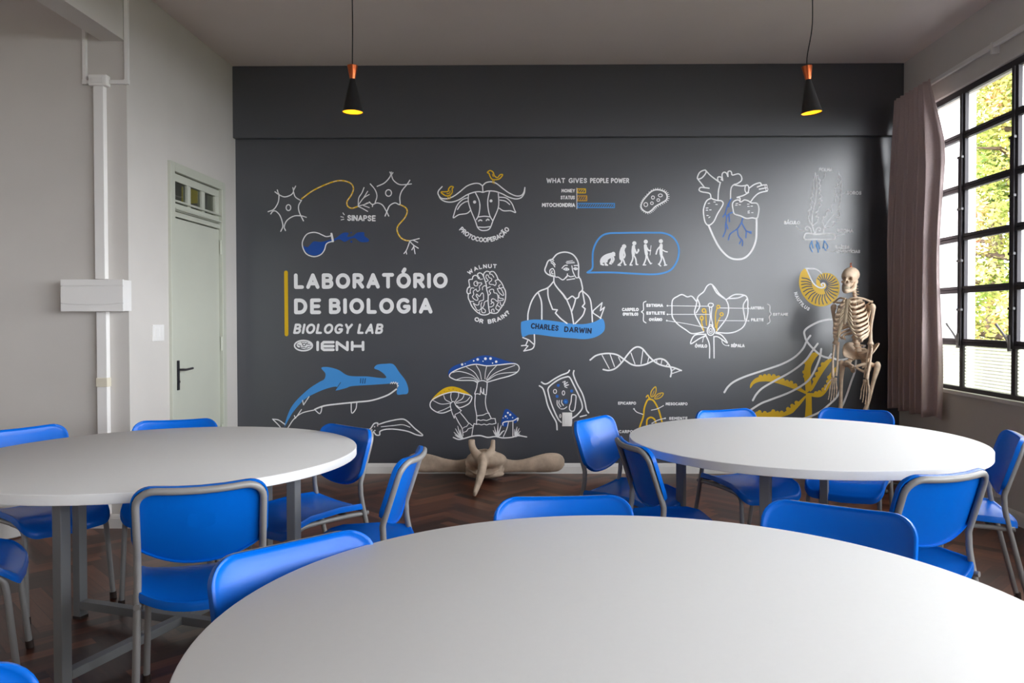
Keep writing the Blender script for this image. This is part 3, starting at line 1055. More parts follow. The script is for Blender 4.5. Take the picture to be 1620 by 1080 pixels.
D = Drawing(1220, 250, 6.75)
for t_, p_, h_ in (('FOLHA', '515,138 650,138', 30), ('SOROS', '811,386 960,388', 30), ('BÁCULO', '142,703 303,703', 29), ('RIZOMA', '704,790 870,790', 28), ('RAÍZES', '686,964 830,964', 26), ('ADVENTÍCIAS', '684,1010 946,1010', 26)):
    D.text('W', 11, t_, p_, h_, gap=.4)
D.s('W', 7, '575,168 570,205 540,255', '758,380 796,368', '268,728 300,765 355,778', '690,832 740,822 778,808', '598,990 668,995').d('W', (573, 165, 7), (268, 726, 7), (780, 808, 7))
D.s('W', 11, '485,205 485,330 470,470 440,600 440,720 465,800', '720,155 745,220 755,330 740,450 700,560 620,660 570,740 555,800')
D.l('W', 9, '470,155 465,215 450,235 450,300 455,330 440,345 440,390 450,400 425,425 430,460 440,475 418,490 428,540 400,560 410,610 395,625 405,670 440,720',
    '470,155 480,195 500,182 505,225 525,235 510,270 525,300 510,330 530,345 510,375 530,400 540,415 515,435 545,455 510,480 535,500 510,530 500,565 475,580 500,600 475,625 505,630 495,680 445,720',
    '720,155 715,235 695,230 710,285 690,310 675,320 685,350 695,400 680,420 680,470 650,500 645,570 625,570 610,548 590,570 580,630 555,625 545,680 570,740',
    '735,490 720,560 735,610 680,635 730,640 725,670 650,680 680,700 650,730 570,745')
random.seed(2)
for i in range(34):
    yy = 235 + 205 * i / 33
    D.d('W', (random.uniform(705, 742), yy, 3.5))
D.s('W', 11, '430,795 420,755 390,730 365,745 370,770 392,768', '475,795 480,760 505,740 525,750 525,775 505,772').c('W', 15, '355,830 380,802 470,812 560,808 660,808 685,835 675,865 600,870 480,868 380,872 352,860')
D.s('L', 10, '440,880 415,940 440,1000', '436,900 450,960', '488,880 495,940 505,1005', '503,900 520,970', '480,920 490,960', '570,880 560,940 585,985', '575,890 605,940 598,965', '560,930 552,960')
D.done('fern_drawing', 'white fern diagram with sky blue roots and small captions')

# the room's title
D = Drawing(440, 420, 5.786)
D.l('M', 34, '72,62 77,630')
D.text('W', 34, 'LABORATÓRIO', '162,197 1535,190', 108, gap=.50)
D.text('W', 34, 'DE', '163,428 376,427', 110, gap=.5).text('W', 34, 'BIOLOGIA', '482,426 1396,422', 110, gap=.50)
D.text('W', 21, 'BIOLOGY', '148,615 660,615', 74, .20, .46).text('W', 21, 'LAB', '734,615 945,615', 74, .20, .46)
D.l('W', 25, '362,701 362,770', '505,701 418,701 402,716 402,757 418,770 505,770', '402,737 505,737', '538,770 538,701 634,770 634,701', '678,701 678,770', '777,701 777,770', '678,737 777,737')
D.e('W', 14, (232, 732, 82, 47)).f('W', '170,722 190,702 232,697 285,704 306,724 296,748 252,764 206,755 176,742')
D.e('G', 7, (238, 722, 14, 12)).s('G', 6, '180,725 205,735 200,750 230,748 260,756 270,742 300,738', '215,703 222,714', '270,706 258,716 290,722')
D.done('title_lettering', 'bold white title LABORATÓRIO DE BIOLOGIA beside a mustard bar')

D = Drawing(720, 400, 9)
D.s('W', 15, '335,365 325,320 320,300 350,283 385,300 408,340', '245,375 255,335 285,318 315,330 330,360', '245,375 205,378 195,400 205,470 180,500 168,550 185,580 220,570', '188,580 188,640 210,690 240,760 300,830 370,875 430,882 480,865 490,845 480,790 470,690 470,600 450,520 445,460 425,390 405,330 415,285 450,260 485,268',
    '490,300 505,268 550,268 590,320 610,370 650,410 680,460 690,490 715,540 720,610 710,680 680,740 640,800 600,850 550,860 490,848')
D.s('W', 12, '345,345 355,375 390,370', '380,445 375,425 330,425 300,400 270,420 275,460 310,468 322,440 305,425', '380,440 345,480 350,520 320,548 300,520', '268,500 230,500 215,540 218,570', '215,485 180,500',
    '300,512 260,545 265,590 245,620 270,655 310,675 325,650 300,610 310,585 345,618 380,570 402,585 405,640 400,670 345,690 335,735 300,740 260,715 290,775 310,810 345,815 372,785 368,740 380,705', '210,690 262,690', '385,790 412,740 420,700 465,675', '375,800 385,845 425,848 430,815 395,785', '350,835 345,860', '390,525 390,490 420,465 445,478',
    '440,410 470,390 440,350 448,312 472,320 485,350 520,365 515,395 485,420 495,445 540,450 570,462 585,425 570,395 615,378', '495,300 525,308 552,345', '450,505 475,490 500,482', '485,598 505,570 485,545 505,520 545,520 555,565 592,575 610,620 605,690 560,658 525,655 515,690 545,705 550,740 520,765 492,768', '510,725 530,705',
    '645,450 620,470 640,500 678,492', '600,510 625,560 672,602 692,598 685,570 650,510 600,508', '622,600 630,640 682,650 680,672 622,680', '618,700 590,750 580,790 620,815 645,790', '602,745 640,770', '640,700 655,745 690,742', '525,850 518,812 548,800 555,835')
D.text('W', 14, 'WALNUT', '205,305 250,272 320,236 400,216 500,210 585,212', 46, gap=.5).text('W', 15, 'OR BRAIN?', '275,955 330,982 400,998 480,1000 560,985 640,955 720,905 775,855', 48, gap=.44)
D.done('brain_drawing', 'white brain seen from above between WALNUT and OR BRAIN?')

D = Drawing(810, 380, 6)
D.f('L', '85,790 110,767 200,752 300,755 430,770 560,790 680,795 780,775 852,742 880,790 872,862 800,915 700,937 580,930 400,915 250,895 160,895 97,913')
D.s('W', 13, '385,178 430,130 500,112 570,130 615,180 632,240 632,340 650,370 665,430 668,470 640,500 630,540 600,550 570,530 520,560 480,510 430,450 400,400 398,340', '385,178 345,195 325,240 312,280 325,310 355,330 388,342',
    '395,390 340,450 250,490 190,570 155,680 150,752', '250,500 280,590 283,748', '340,450 345,540 385,655', '430,450 500,530 540,610 565,680 585,792', '605,550 590,610 565,680', '670,480 735,545 755,640 763,772')
D.l('W', 13, '385,655 430,660 412,690', '668,478 690,600 668,628 695,650').s('W', 13, '412,690 465,745 522,788', '695,650 670,715 600,790')
D.s('W', 10, '365,195 390,205 410,232', '372,212 392,228 406,252', '380,180 395,190', '392,335 365,325 360,285 385,268 400,285', '380,290 375,310 390,318', '402,290 410,345 440,350 485,375 525,337 555,345 585,340', '485,375 520,347 526,318', '522,375 595,364',
    '475,265 500,240 525,238', '590,240 628,238', '490,274 515,262 540,276 515,284 490,274', '585,268 602,260 620,270 602,280 585,268', '568,242 580,300 610,355 638,345').s('W', 6, '520,200 575,192', '512,210 590,205', '518,220 595,214').d('W', (517, 274, 7), (602, 271, 6))
D.l('W', 11, '845,740 770,690 770,668 855,592 846,632 838,668 878,634 838,742', '102,922 160,945 205,985', '150,950 130,996 90,1000').s('W', 12, '212,895 213,985 190,1030 112,1050').l('W', 10, '112,1050 152,1002 128,998')
D.text('K', 12, 'CHARLES', '183,832 435,855', 42, gap=.42).text('K', 12, 'DARWIN', '500,864 748,880', 42, gap=.42)
D.done('bearded_man_drawing', 'white portrait of a bearded man behind a sky blue name ribbon')

D = Drawing(970, 430, 5.586)
D.s('W', 11, '735,260 695,215 655,220 610,200 570,215 525,250 520,330 525,400 570,460 640,510 700,545 800,530', '800,520 750,430 720,360 735,290 750,220 800,175 830,125 865,108 900,140 940,195 1000,250 1020,320 1000,410 910,530', '735,360 765,300 745,235', '880,125 920,190 990,240',
    '1000,245 1060,205 1110,198 1170,210 1190,250 1190,310 1190,370 1160,470 1100,520 1020,540 920,535', '1020,235 1100,230 1155,208', '1180,240 1150,300 1165,420', '820,560 850,640 852,760', '890,570 892,760', '820,550 720,560 685,635 760,590 820,560', '905,540 960,560 1010,628 930,575 890,572')
D.c('W', 10, '862,465 832,510 840,550 865,560 888,545 893,510').e('W', 6, (862, 512, 20, 32), (862, 514, 9, 16))
D.s('W', 9, '850,312 858,400 848,475', '872,312 868,400 882,475').c('W', 9, '840,297 850,278 880,280 884,298 862,312')
D.s('Y', 10, '825,470 820,400 820,345', '800,520 785,460 780,420', '905,490 905,380 918,320', '915,520 920,460 945,400').e('Y', 10, (802, 342, 15, 17), (783, 408, 12, 18), (929, 308, 13, 13), (958, 374, 14, 14))
for t_, p_, h_ in (('ESTIGMA', '298,306 438,306', 21), ('ESTILETE', '298,374 455,374', 21), ('OVÁRIO', '320,431 430,431', 20), ('CARPELO', '82,343 222,343', 22), ('(PISTILO)', '88,383 218,383', 20), ('ÓVULO', '726,666 828,666', 23), ('SÉPALA', '1044,662 1158,662', 22),
                   ('ANTERA', '1214,328 1332,328', 19), ('FILETE', '1222,433 1326,433', 20), ('ESTAME', '1416,384 1542,384', 19)):
    D.text('W', 8.5, t_, p_, h_, gap=.42)
D.s('W', 6, '475,299 850,303', '475,375 850,375', '470,430 650,458 830,495', '945,318 1200,322', '930,430 1200,432', '790,620 800,580 825,565', '960,590 965,625 990,648 1025,650').d('W', (480, 299, 8), (480, 375, 8), (474, 430, 8), (1198, 322, 7), (1198, 432, 7), (1020, 650, 7))
D.s('W', 9, '290,260 268,275 268,335 250,352 268,370 268,430 290,450', '1365,285 1385,300 1385,350 1397,372 1380,395 1385,440 1362,460')
D.done('flower_drawing', 'white cut open flower with yellow stamens and small captions')

D = Drawing(420, 560, 6.23)
D.f('L', '188,715 205,640 250,530 320,440 430,340 530,275 580,245 590,190 550,135 620,128 720,155 820,212 1000,220 1178,237 1172,200 1120,160 1072,140 1100,105 1180,95 1260,100 1320,180 1380,260 1408,340 1398,388 1350,396 1300,397 1296,350 1310,310 1280,278 1220,290 1000,305 850,315 790,335 690,358 700,320 600,340 480,390 380,450 280,560 230,640')
D.l('G', 6, '740,280 690,352').s('K', 7, '940,240 935,285', '962,240 957,287', '985,240 978,287')
D.s('W', 15, '1290,345 1200,405 1050,455 900,472 740,488 600,505 530,525 485,545').s('W', 10, '485,546 530,585 548,565 555,525', '845,480 850,580 890,540 900,478', '200,760 230,712 280,640 360,580 480,550', '70,640 130,650 190,690', '70,640 130,700 160,740').l('W', 9, '285,605 295,632 355,545', '365,455 375,500 430,418')
D.l('W', 7, '1230,292 1242,276 1252,292 1262,274 1274,292 1284,274 1294,296 1304,282 1298,310 1310,308 1298,326')
D.done('shark_drawing', 'sky blue hammerhead shark with white belly outline')

D = Drawing(420, 560, 6.23)
D.s('W', 12, '1040,730 1070,685 1105,678 1112,692 1200,665 1330,640 1390,655 1470,730 1550,798 1490,795 1400,760 1280,740 1190,740 1130,760 1125,795 1090,795 1065,760').s('W', 7, '1140,715 1250,705 1350,695 1425,720').d('W', (1075, 715, 7), (1078, 752, 7), (1105, 706, 6))
D.s('W', 10, '1040,730 990,760 930,790', '1050,745 1000,800 950,840', '1065,770 1020,830 985,880')
D.done('squid_drawing', 'white outline of a squid low on the wall')

D = Drawing(670, 550, 7.2)
D.f('B', '284,310 288,262 350,205 480,160 620,100 720,86 830,110 950,150 1060,178 960,184 850,196 700,206 590,190 430,226 330,272 296,318')
D.f('Y', '90,600 130,545 220,470 310,440 400,455 480,495 545,545 470,524 360,502 250,526 150,572')
D.f('B', '930,700 980,710 1078,800 1066,840 1040,860 1018,832 962,842 964,880 930,900 890,880 885,840 905,760')
D.s('W', 12, '610,395 560,372 400,370 330,350 295,320 330,275 450,222 590,187 720,205 850,195 1000,180 1068,192 1090,235 1060,282 980,320 860,352 730,390', '320,705 230,740 160,735 90,690 75,640 105,590 200,537 340,502 450,522 542,548 545,590 510,640 420,680 380,660', '905,880 905,855 940,840 1020,830 1076,800 1070,830')
D.s('W', 8, '630,380 550,310 420,270 330,280', '620,385 560,345 450,340 370,365', '635,365 580,280 490,220', '660,360 640,270 600,200', '700,355 705,280 720,207', '715,360 760,280 830,205', '720,370 830,280 1040,200', '725,375 850,300 1060,275', '310,630 200,640 110,600', '310,665 240,700 160,730', '310,622 250,590 230,542', '325,612 310,560 315,515', '360,612 395,560 400,515', '370,620 440,580 465,527', '370,632 480,610 530,560')
D.d('W', (440, 190, 14), (475, 182, 6), (572, 148, 9), (617, 132, 15), (705, 124, 16), (763, 122, 15), (828, 158, 14), (787, 174, 8), (678, 152, 7), (961, 740, 11), (988, 762, 12), (936, 780, 12), (908, 798, 6), (1015, 795, 7), (955, 800, 5))
D.d('O', (195, 518, 7), (238, 498, 9), (292, 474, 9), (338, 470, 10), (374, 486, 6), (412, 490, 8), (265, 500, 5))
D.s('W', 10, '582,525 605,455 615,400 635,380 680,374 720,390 725,420 715,535').l('W', 9, '715,535 690,530 685,465 678,525 658,500 652,450 645,532 620,522 582,526').s('W', 10, '590,530 585,650 605,770 603,870', '710,540 705,620 720,700 750,760 770,800')
D.l('W', 9, '605,775 640,770 680,765 720,745 750,745', '603,828 625,818 650,828 680,820 720,828 770,806 815,805 825,860 780,870 750,866 720,878 690,868 660,878 630,868 600,872 575,862').s('W', 9, '575,862 560,930 550,1000')
D.s('W', 10, '305,660 310,632 345,612 375,665 430,715', '305,660 322,730 350,800', '360,775 400,850 440,920 450,1000', '420,740 470,800 515,860').l('W', 8, '430,715 405,738 360,758 350,800', '450,915 470,900 490,896 520,856 562,892', '450,965 490,950 510,920 558,908')
D.s('W', 9, '968,845 950,920 910,1010', '1018,832 1018,1005', '860,1005 890,960 918,945').s('W', 14, '340,1020 400,1043 470,1030 560,1005 650,1000 730,1020 820,1010 900,1025 1000,1020 1080,1000 1175,1015')
for bx, by, tips in ((440, 1025, '388,888 362,918 344,958 356,990 420,930'), (845, 1010, '850,855 806,895 792,938 886,880 915,940 812,965'), (1048, 1005, '1066,898 1090,915 1102,948 1038,925 1098,980')):
    for q in D.parse(tips):
        D.s('W', 24, [(bx, by), ((bx + q[0]) / 2 - 3, (by + q[1]) / 2 + 8), q], taper=True)
D.done('mushroom_drawing', 'three white mushrooms with blue and yellow caps on a grass line')

D = Drawing(840, 570, 9)
D.s('W', 20, '150,308 190,333 240,325 330,265 430,210 520,175 548,140', '120,360 170,400 205,500 240,640 300,770 360,880 372,985', '612,145 605,200 650,320 730,470 770,600 790,700 820,745',
    '430,880 380,820 300,640 250,470 245,400 290,345 400,270 500,235 550,240 600,330 700,540 730,640 720,700 650,780 580,825')
D.c('W', 15, '580,500 600,485 638,500 640,560 620,700 582,722 550,700 550,650 570,590').e('W', 11, (342, 440, 22, 28), (463, 462, 18, 30), (418, 790, 10, 24))
D.d('V', (388, 355, 22), (580, 435, 22), (372, 510, 22), (495, 585, 36)).d('L', (495, 588, 14))
D.s('W', 13, '440,565 436,600 462,640', '402,570 398,610 425,655', '372,570 375,630 410,680', '425,690 470,688 512,660').s('W', 10, '450,310 490,295 470,330 525,310 470,350 540,345 480,370 515,388').s('W', 16, '700,800 790,778')
D.done('plant_cell_drawing', 'white plant cell with blue dots behind the outlet')

D = Drawing(920, 530, 6.747)
D.s('W', 17, '92,265 150,220 220,200 300,195 380,210 450,255 530,310 600,325 680,312 750,280 800,258 850,252 900,275 945,335 960,390 950,442', '232,366 290,376 360,355 430,290 490,210 550,145 600,125 650,145 710,215 770,275 830,312 900,332 980,345 1065,377')
D.l('W', 10, '220,215 295,355', '305,205 352,335', '395,235 425,300', '528,190 570,308', '655,165 635,305', '718,240 705,290', '802,270 804,292', '858,265 850,305', '917,310 905,325', '967,376 1000,358', '965,410 1058,378')
D.done('dna_drawing', 'white double helix')

D = Drawing(920, 530, 6.747)
D.c('Y', 17, '630,955 660,870 670,780 700,700 725,685 770,700 820,790 855,910 872,1000 840,1080 740,1110 650,1075 618,1010').s('Y', 17, '695,955 702,900 740,877 780,900 800,960')
D.s('Y', 12, '690,660 710,640 722,682', '735,680 714,655').c('Y', 10, '742,655 745,600 788,550 795,600 772,648', '780,675 812,630 870,617 860,650 822,675').s('Y', 6, '755,645 775,595', '800,665 845,632')
for t_, p_, h_ in (('EPICARPO', '394,738 578,738', 25), ('MESOCARPO', '902,745 1128,745', 24), ('SEMENTE', '938,900 1128,898', 24), ('ENDOCARPO', '282,1042 545,1042', 26)):
    D.text('W', 8, t_, p_, h_, gap=.42)
D.s('W', 9, '558,787 590,820 655,845', '745,800 810,785 875,752', '750,940 820,905 892,887').d('W', (560, 787, 9), (892, 887, 9), (872, 753, 6))
D.done('pear_drawing', 'yellow halved pear with small white captions')

D = Drawing(1130, 480, 6)
D.f('Y', '870,850 865,800 850,660 870,560 900,510 940,465 995,475 960,520 920,600 915,700 920,800', '905,830 940,740 985,640 1030,570 1085,525 1120,530 1090,570 1040,640 990,720 935,815', '900,850 960,850 1020,835 1075,760 1090,680 1125,630 1160,600 1130,700 1075,820 1010,885 920,880',
    '880,862 800,828 720,797 600,757 520,740 430,742 375,765 342,805 345,760 390,710 450,692 520,687 600,690 640,725 720,745 800,790 870,835', '880,870 840,930 780,1000 720,1050 560,1090 390,1080 400,1025 480,1040 560,1020 640,1040 720,990 800,930 855,880', '872,860 870,960 862,1120 922,1120 925,960 918,860')
for q in D.parse('440,695 480,688 520,685 565,688 610,700 650,728 690,742 730,750 770,775 810,800 870,560 880,600 855,650 862,690 950,720 972,668 1000,620 1030,575 965,850 1000,840 1035,815 1060,785 1080,740 1090,700 700,1000 740,970 780,940 560,1022 600,1036 640,1035 480,1038 430,1030'):
    D.d('Y', (q[0], q[1], 19))
D.s('W', 19, '1420,310 1400,240 1330,185 1250,160 1180,152 1100,150 1000,170 900,220 856,262 860,310 880,360 940,430 1010,490 1070,512 1120,515 1180,535 1240,528 1300,500 1370,470 1430,400', '912,305 880,350 840,430 760,510 640,575 480,630 300,690 190,740 130,790 96,842', '982,380 930,450 860,545 740,640 580,730 460,800 400,860 366,918',
    '1015,430 1000,520 940,660 870,750 720,840 540,910 440,950 330,1020', '1110,480 1085,520', '1346,540 1335,640 1300,740 1260,860 1220,960 1190,1000', '1215,690 1200,800 1160,890 1060,985 1000,1030 900,1075 780,1110')
D.done('jellyfish_drawing', 'white jellyfish with scalloped yellow arms behind the skeleton')

D = Drawing(1240, 410, 4.32)
D.f('Y', '155,62 120,85 105,140 108,190 130,245 175,295 230,320 290,317 345,285 375,240 382,180 365,135 330,102 285,93 245,105 222,140 222,178 200,160 178,112')
import itertools
ocx, ocy = 262, 176
outl = cr(D.parse('120,85 105,140 108,190 130,245 175,295 230,320 290,317 345,285 375,240 382,180 365,135 330,102 285,93 245,105 222,140'), n=6)
for i in range(4, len(outl), 3):
    q = Vector(outl[i]); c_ = Vector((ocx, ocy))
    d_ = c_ - q
    k1 = .40 if i < 40 else .62
    a, b = q + d_ * .10, q + d_ * (.18 + k1 * .9)
    m_ = (a + b) / 2 + Vector((d_.y, -d_.x)).normalized() * 6
    D.s('G', 7.5, [tuple(a), tuple(m_), tuple(b)])
D.s('W', 9, '150,63 210,65 240,80 260,98', '155,66 175,110 200,160 235,190 265,195 281,180 272,163 256,170 262,182')
D.text('W', 6, 'NAUTILUS', '72,230 84,265 108,302 134,328 168,350', 19, gap=.5)
D.done('nautilus_drawing', 'yellow striped nautilus shell beside the skeleton skull')
# ------------------------------------------------------------------ round tables
TR, TH = .775, .75


def table(c, rot, label, off=(0, 0), r=.57):
    e = tag(empty('round_table', (c[0], c[1], 0), radians(rot)), label, 'table', 'round white tables')
    t = .036
    MB().lathe([(0, TH - t), (TR - .002, TH - t), (TR, TH - t + .002), (TR, TH - .003), (TR - .0012, TH - .001), (TR - .004, TH), (0, TH)], 128).build('tabletop', M_TOP, e, smooth=30)
    O = Matrix.Translation(Matrix.Rotation(-radians(rot), 4, 'Z') @ Vector((off[0], off[1], 0)))
    for k in range(4):
        R = O @ Matrix.Rotation(k * pi / 2, 4, 'Z')
        l = MB().box((r - .02, -.02, 0), (r + .02, .02, TH - t), mtx=R).build('leg', M_LEG, e, bevel=.003)
        MB().box((r - .021, -.021, 0), (r + .021, .021, .012), mtx=R).build('foot_cap', M_RUB, l)
    for k in range(2):
        R = O @ Matrix.Rotation(k * pi / 2, 4, 'Z')
        zz = (.045, .080) if k == 0 else (.046, .079)
        MB().box((-r + .02, -.02, zz[0]), (r - .02, .02, zz[1]), mtx=R).build('stretcher', M_LEG, e, bevel=.002)
        MB().box((-r + .02, -.018, TH - t - .03), (r - .02, .018, TH - t - .001), mtx=R).build('top_rail', M_LEG, e, bevel=.002)
    for k in range(4):
        R = O @ Matrix.Rotation(k * pi / 2, 4, 'Z')
        MB().lathe([(.009, 0), (.009, .006), (.004, .009), (0, .009)], 8, mtx=R @ Matrix.Translation((.20, 0, .08))).build('bolt', M_TUBE, e)
    return e


table((-1.5617, 3.1925), -18, 'round white table on the left under the left pendant lamp', (.07, -.01), .55)
table((1.1827, 3.5724), 59, 'round white table on the right near the skeleton')
table((.1728, 1.3971), 24, 'large foreground round white table nearest the viewer')

# ------------------------------------------------------------------ chairs (local: seat faces +Y)
def outline_back(n=14):
    """backrest outline in panel plane: x across, t up along the panel"""
    w, top, side, bot, r = .202, .222, .006, -.052, .066
    pts = []
    for i in range(n + 1):                      # bottom curve, left to right
        x = -w + .012 + 2 * (w - .012) * i / n
        pts.append((x, bot + (side - bot) * (abs(x) / w) ** 2.2))
    pts += [(w - .004, side + .008), (w, side + .03), (w, (side + top) / 2), (w, top - r)]
    pts += arc(w - r, top - r, r, r, 8, 90, 7)
    pts += [(.07, top), (0, top), (-.07, top)]
    pts += arc(-w + r, top - r, r, r, 90, 172, 7)
    pts += [(-w, top - r), (-w, (side + top) / 2), (-w, side + .03), (-w + .004, side + .008)]
    return pts


def shell(out, cen, fy, th, lip):
    """thin moulded shell: rings from the rim inwards; fy(x,t)->depth, front is +depth"""
    front = [(1, -lip), (.998, -lip * .35), (.985, .004), (.965, .0055), (.94, .003), (.915, .001), (.88, 0), (.7, 0), (.45, 0), (.2, 0)]
    back = [(.975, -lip), (.97, -th * .9), (.93, -th), (.88, -th), (.7, -th), (.45, -th), (.2, -th)]
    rings = []
    for s, dz in back[::-1] + front:
        rings.append([(cen[0] + (x - cen[0]) * s, cen[1] + (t - cen[1]) * s, dz) for x, t in out])
    return rings, fy


RC = radians(18)
BEND = (-.195, .570)


def back_pt(x, t, d):
    """panel coordinates -> chair coordinates"""
    y = d + .032 * (min(1, abs(x) / .19) ** 2) + .010
    return Vector((x, BEND[0] - t * sin(RC) + y * cos(RC), BEND[1] + t * cos(RC) + y * sin(RC)))


def make_chair():
    e = empty('classroom_chair')
    out = outline_back()
    rings, _ = shell(out, (0, .10), None, .005, .012)
    mb = MB()
    rows = [[back_pt(*p) for p in r] for r in rings]
    mb.grid(rows, close_u=True)
    mb.add(rows[0], [tuple(range(len(out)))]); mb.add(rows[-1], [tuple(range(len(out)))])
    mb.build('backrest', M_BLUE, e, smooth=50)
    # seat
    w = .196
    so = []
    for i in range(15):                          # rear edge, left to right
        x = -w + .008 + 2 * (w - .008) * i / 14
        so.append((x, -.245 + .062 * (abs(x) / w) ** 2.2))
    so += [(w, -.165), (w, -.05), (w, .10), (w, .155)] + arc(w - .06, .155, .06, .055, 10, 90, 6) + [(.06, .212), (0, .214), (-.06, .212)] + arc(-w + .06, .155, .06, .055, 90, 170, 6) + [(-w, .155), (-w, .10), (-w, -.05), (-w, -.165)]

    def sp(x, y, d):
        z = .424 + .030 * (abs(x) / w) ** 2.4 * (1 - max(0, (y - .02) / .25)) - .014 * max(0, (-.16 - y) / .08) - .05 * max(0, (y - .11) / .10) ** 2 + .006 * max(0, 1 - abs(y + .0) / .2)
        return Vector((x, y, z + d))
    rings, _ = shell(so, (0, 0), None, .006, .022)
    mb = MB()
    rows = [[sp(*p) for p in r] for r in rings]
    mb.grid(rows, close_u=True)
    mb.add(rows[0], [tuple(range(len(so)))]); mb.add(rows[-1], [tuple(range(len(so)))])
    mb.build('seat', M_BLUE, e, smooth=50)
    # tubes
    tx, tr = .186, .0115
    T = .213

    def bp(x, t, d=-.019):
        return back_pt(x, t, d)
    r = .060
    half = [bp(tx, -.02), bp(tx, .05), bp(tx, .10), bp(tx, T - r)]
    half += [bp(tx - r + r * cos(a), T - r + r * sin(a)) for a in [radians(q) for q in (15, 30, 45, 60, 75, 90)]]
    half += [bp(x, T) for x in (.09, .05, 0)]
    right = [Vector(p) for p in half]
    left = [Vector((-p.x, p.y, p.z)) for p in half[::-1]][1:]
    MB().tube(right + left, tr, 10).build('back_frame', M_TUBE, e, smooth=60)
    j = half[0]
    for s in (1, -1):
        a = Vector((s * tx, j.y, j.z))
        P = cr([a + Vector((0, -.006, .018)), a, a + Vector((0, .001, -.03)), a + Vector((0, -.014, -.13)), (s * (tx + .004), -.283, .016)], n=6)
        l = MB().tube(P, tr, 10).build('leg', M_TUBE, e, smooth=60)
        MB().tube([(s * (tx + .004), -.285, .03), (s * (tx + .004), -.288, .0)], .0145, 10).build('rubber_foot', M_RUB, l, smooth=40)
        P = cr([(s * (tx - .012), .06, .408), (s * (tx - .012), .12, .404), (s * (tx - .012), .155, .388), (s * (tx - .011), .170, .35), (s * (tx - .006), .186, .2), (s * tx, .205, .016)], n=5)
        l = MB().tube(P, tr, 10).build('leg', M_TUBE, e, smooth=60)
        MB().tube([(s * tx, .2035, .03), (s * tx, .207, .0)], .0145, 10).build('rubber_foot', M_RUB, l, smooth=40)
    mb = MB()
    for s in (1, -1):
        mb.tube(cr([(s * (tx + .001), -.208, .410), (s * (tx - .008), -.17, .407), (s * (tx - .012), -.1, .409), (s * (tx - .012), .065, .408)]), .0105, 8)
    mb.tube([(-tx + .012, .02, .405), (tx - .012, .02, .405)], .009, 8).tube([(-tx + .012, -.12, .405), (tx - .012, -.12, .405)], .009, 8)
    mb.build('seat_frame', M_TUBE, e, smooth=60)
    return e


# x, y, facing angle of the backrest line (deg), which way it faces, label
CH = [
    ((-1.064, 2.409), (-.403, .915), 'blue chair in front of the left table, seen from behind with grey tube frame'),
    ((-.915, 3.718), (-.65, -.76), 'blue chair at the right rear of the left table, partly hidden by the tabletop'),
    ((-.483, 2.985), (-.9986, .052), 'blue chair pulled out right of the left table, seen edge-on beside the whale vertebra'),
    ((-2.49, 3.67), (.85, -.52), 'blue chair at the far left of the left table, in front of the white bin'),
    ((-1.88, 3.97), (.334, -.943), 'blue chair behind the left table, in front of the pale green door'),
    ((-2.345, 2.66), (.88, .48), 'blue chair cut by the left image edge, only its seat and front legs show'),
    ((-.938, 1.062), (.66, -.75), 'blue chair in the bottom left corner, only the top of its backrest shows'),
    ((-.585, 1.785), (.70, -.714), 'blue chair at the left of the foreground table, seen above the table edge'),
    ((.06, 2.252), (.08, -.997), 'blue chair behind the middle of the foreground table'),
    ((.815, 2.13), (-.536, -.844), 'blue chair at the right of the foreground table, its backrest above the table edge'),
    ((.244, 4.012), (.83, -.556), 'blue chair with bright shiny backrest, left of the right table below the outlet'),
    ((.359, 3.238), (.975, .22), 'blue chair at the left end of the right table, seen from behind at an angle'),
    ((1.02, 4.395), (.37, -.93), 'blue chair behind the left half of the right table'),
    ((1.784, 4.41), (-.51, -.86), 'blue chair behind the right half of the right table, in front of the skeleton'),
    ((2.10, 3.43), (-.93, .36), 'blue chair at the right image edge between the right table and the window wall'),
    ((1.364, 2.584), (-.39, .92), 'blue chair in front of the right table, seen from behind with its grey tube frame'),
]
proto = make_chair()
for i, (p, f, lab) in enumerate(CH):
    o = proto if i == 0 else copy_tree(proto)
    f = Vector(f).normalized()
    q = Vector(p) + f * .252
    o.location = (q.x, q.y, 0)
    o.rotation_euler = (0, 0, math.atan2(f.y, f.x) - pi / 2)
    tag(o, lab, 'chair', 'blue chairs around the round tables')

# ------------------------------------------------------------------ skeleton (local: faces +Y, x to its left hand = image right)
def bone(pts, r, n=5, seg=10, name=None, parent=None, m=None, flat=None, mb=None):
    P = [tuple(p) for p in pts]
    rs = r if isinstance(r, list) else [r] * len(P)
    Q = cr([(*p, q) for p, q in zip(P, rs)], n=n)
    b = mb or MB()
    b.tube([q[:3] for q in Q], [max(.001, q[3]) for q in Q], seg, flat=flat)
    if name:
        return b.build(name, m or M_BONE, parent, smooth=70)
    return b


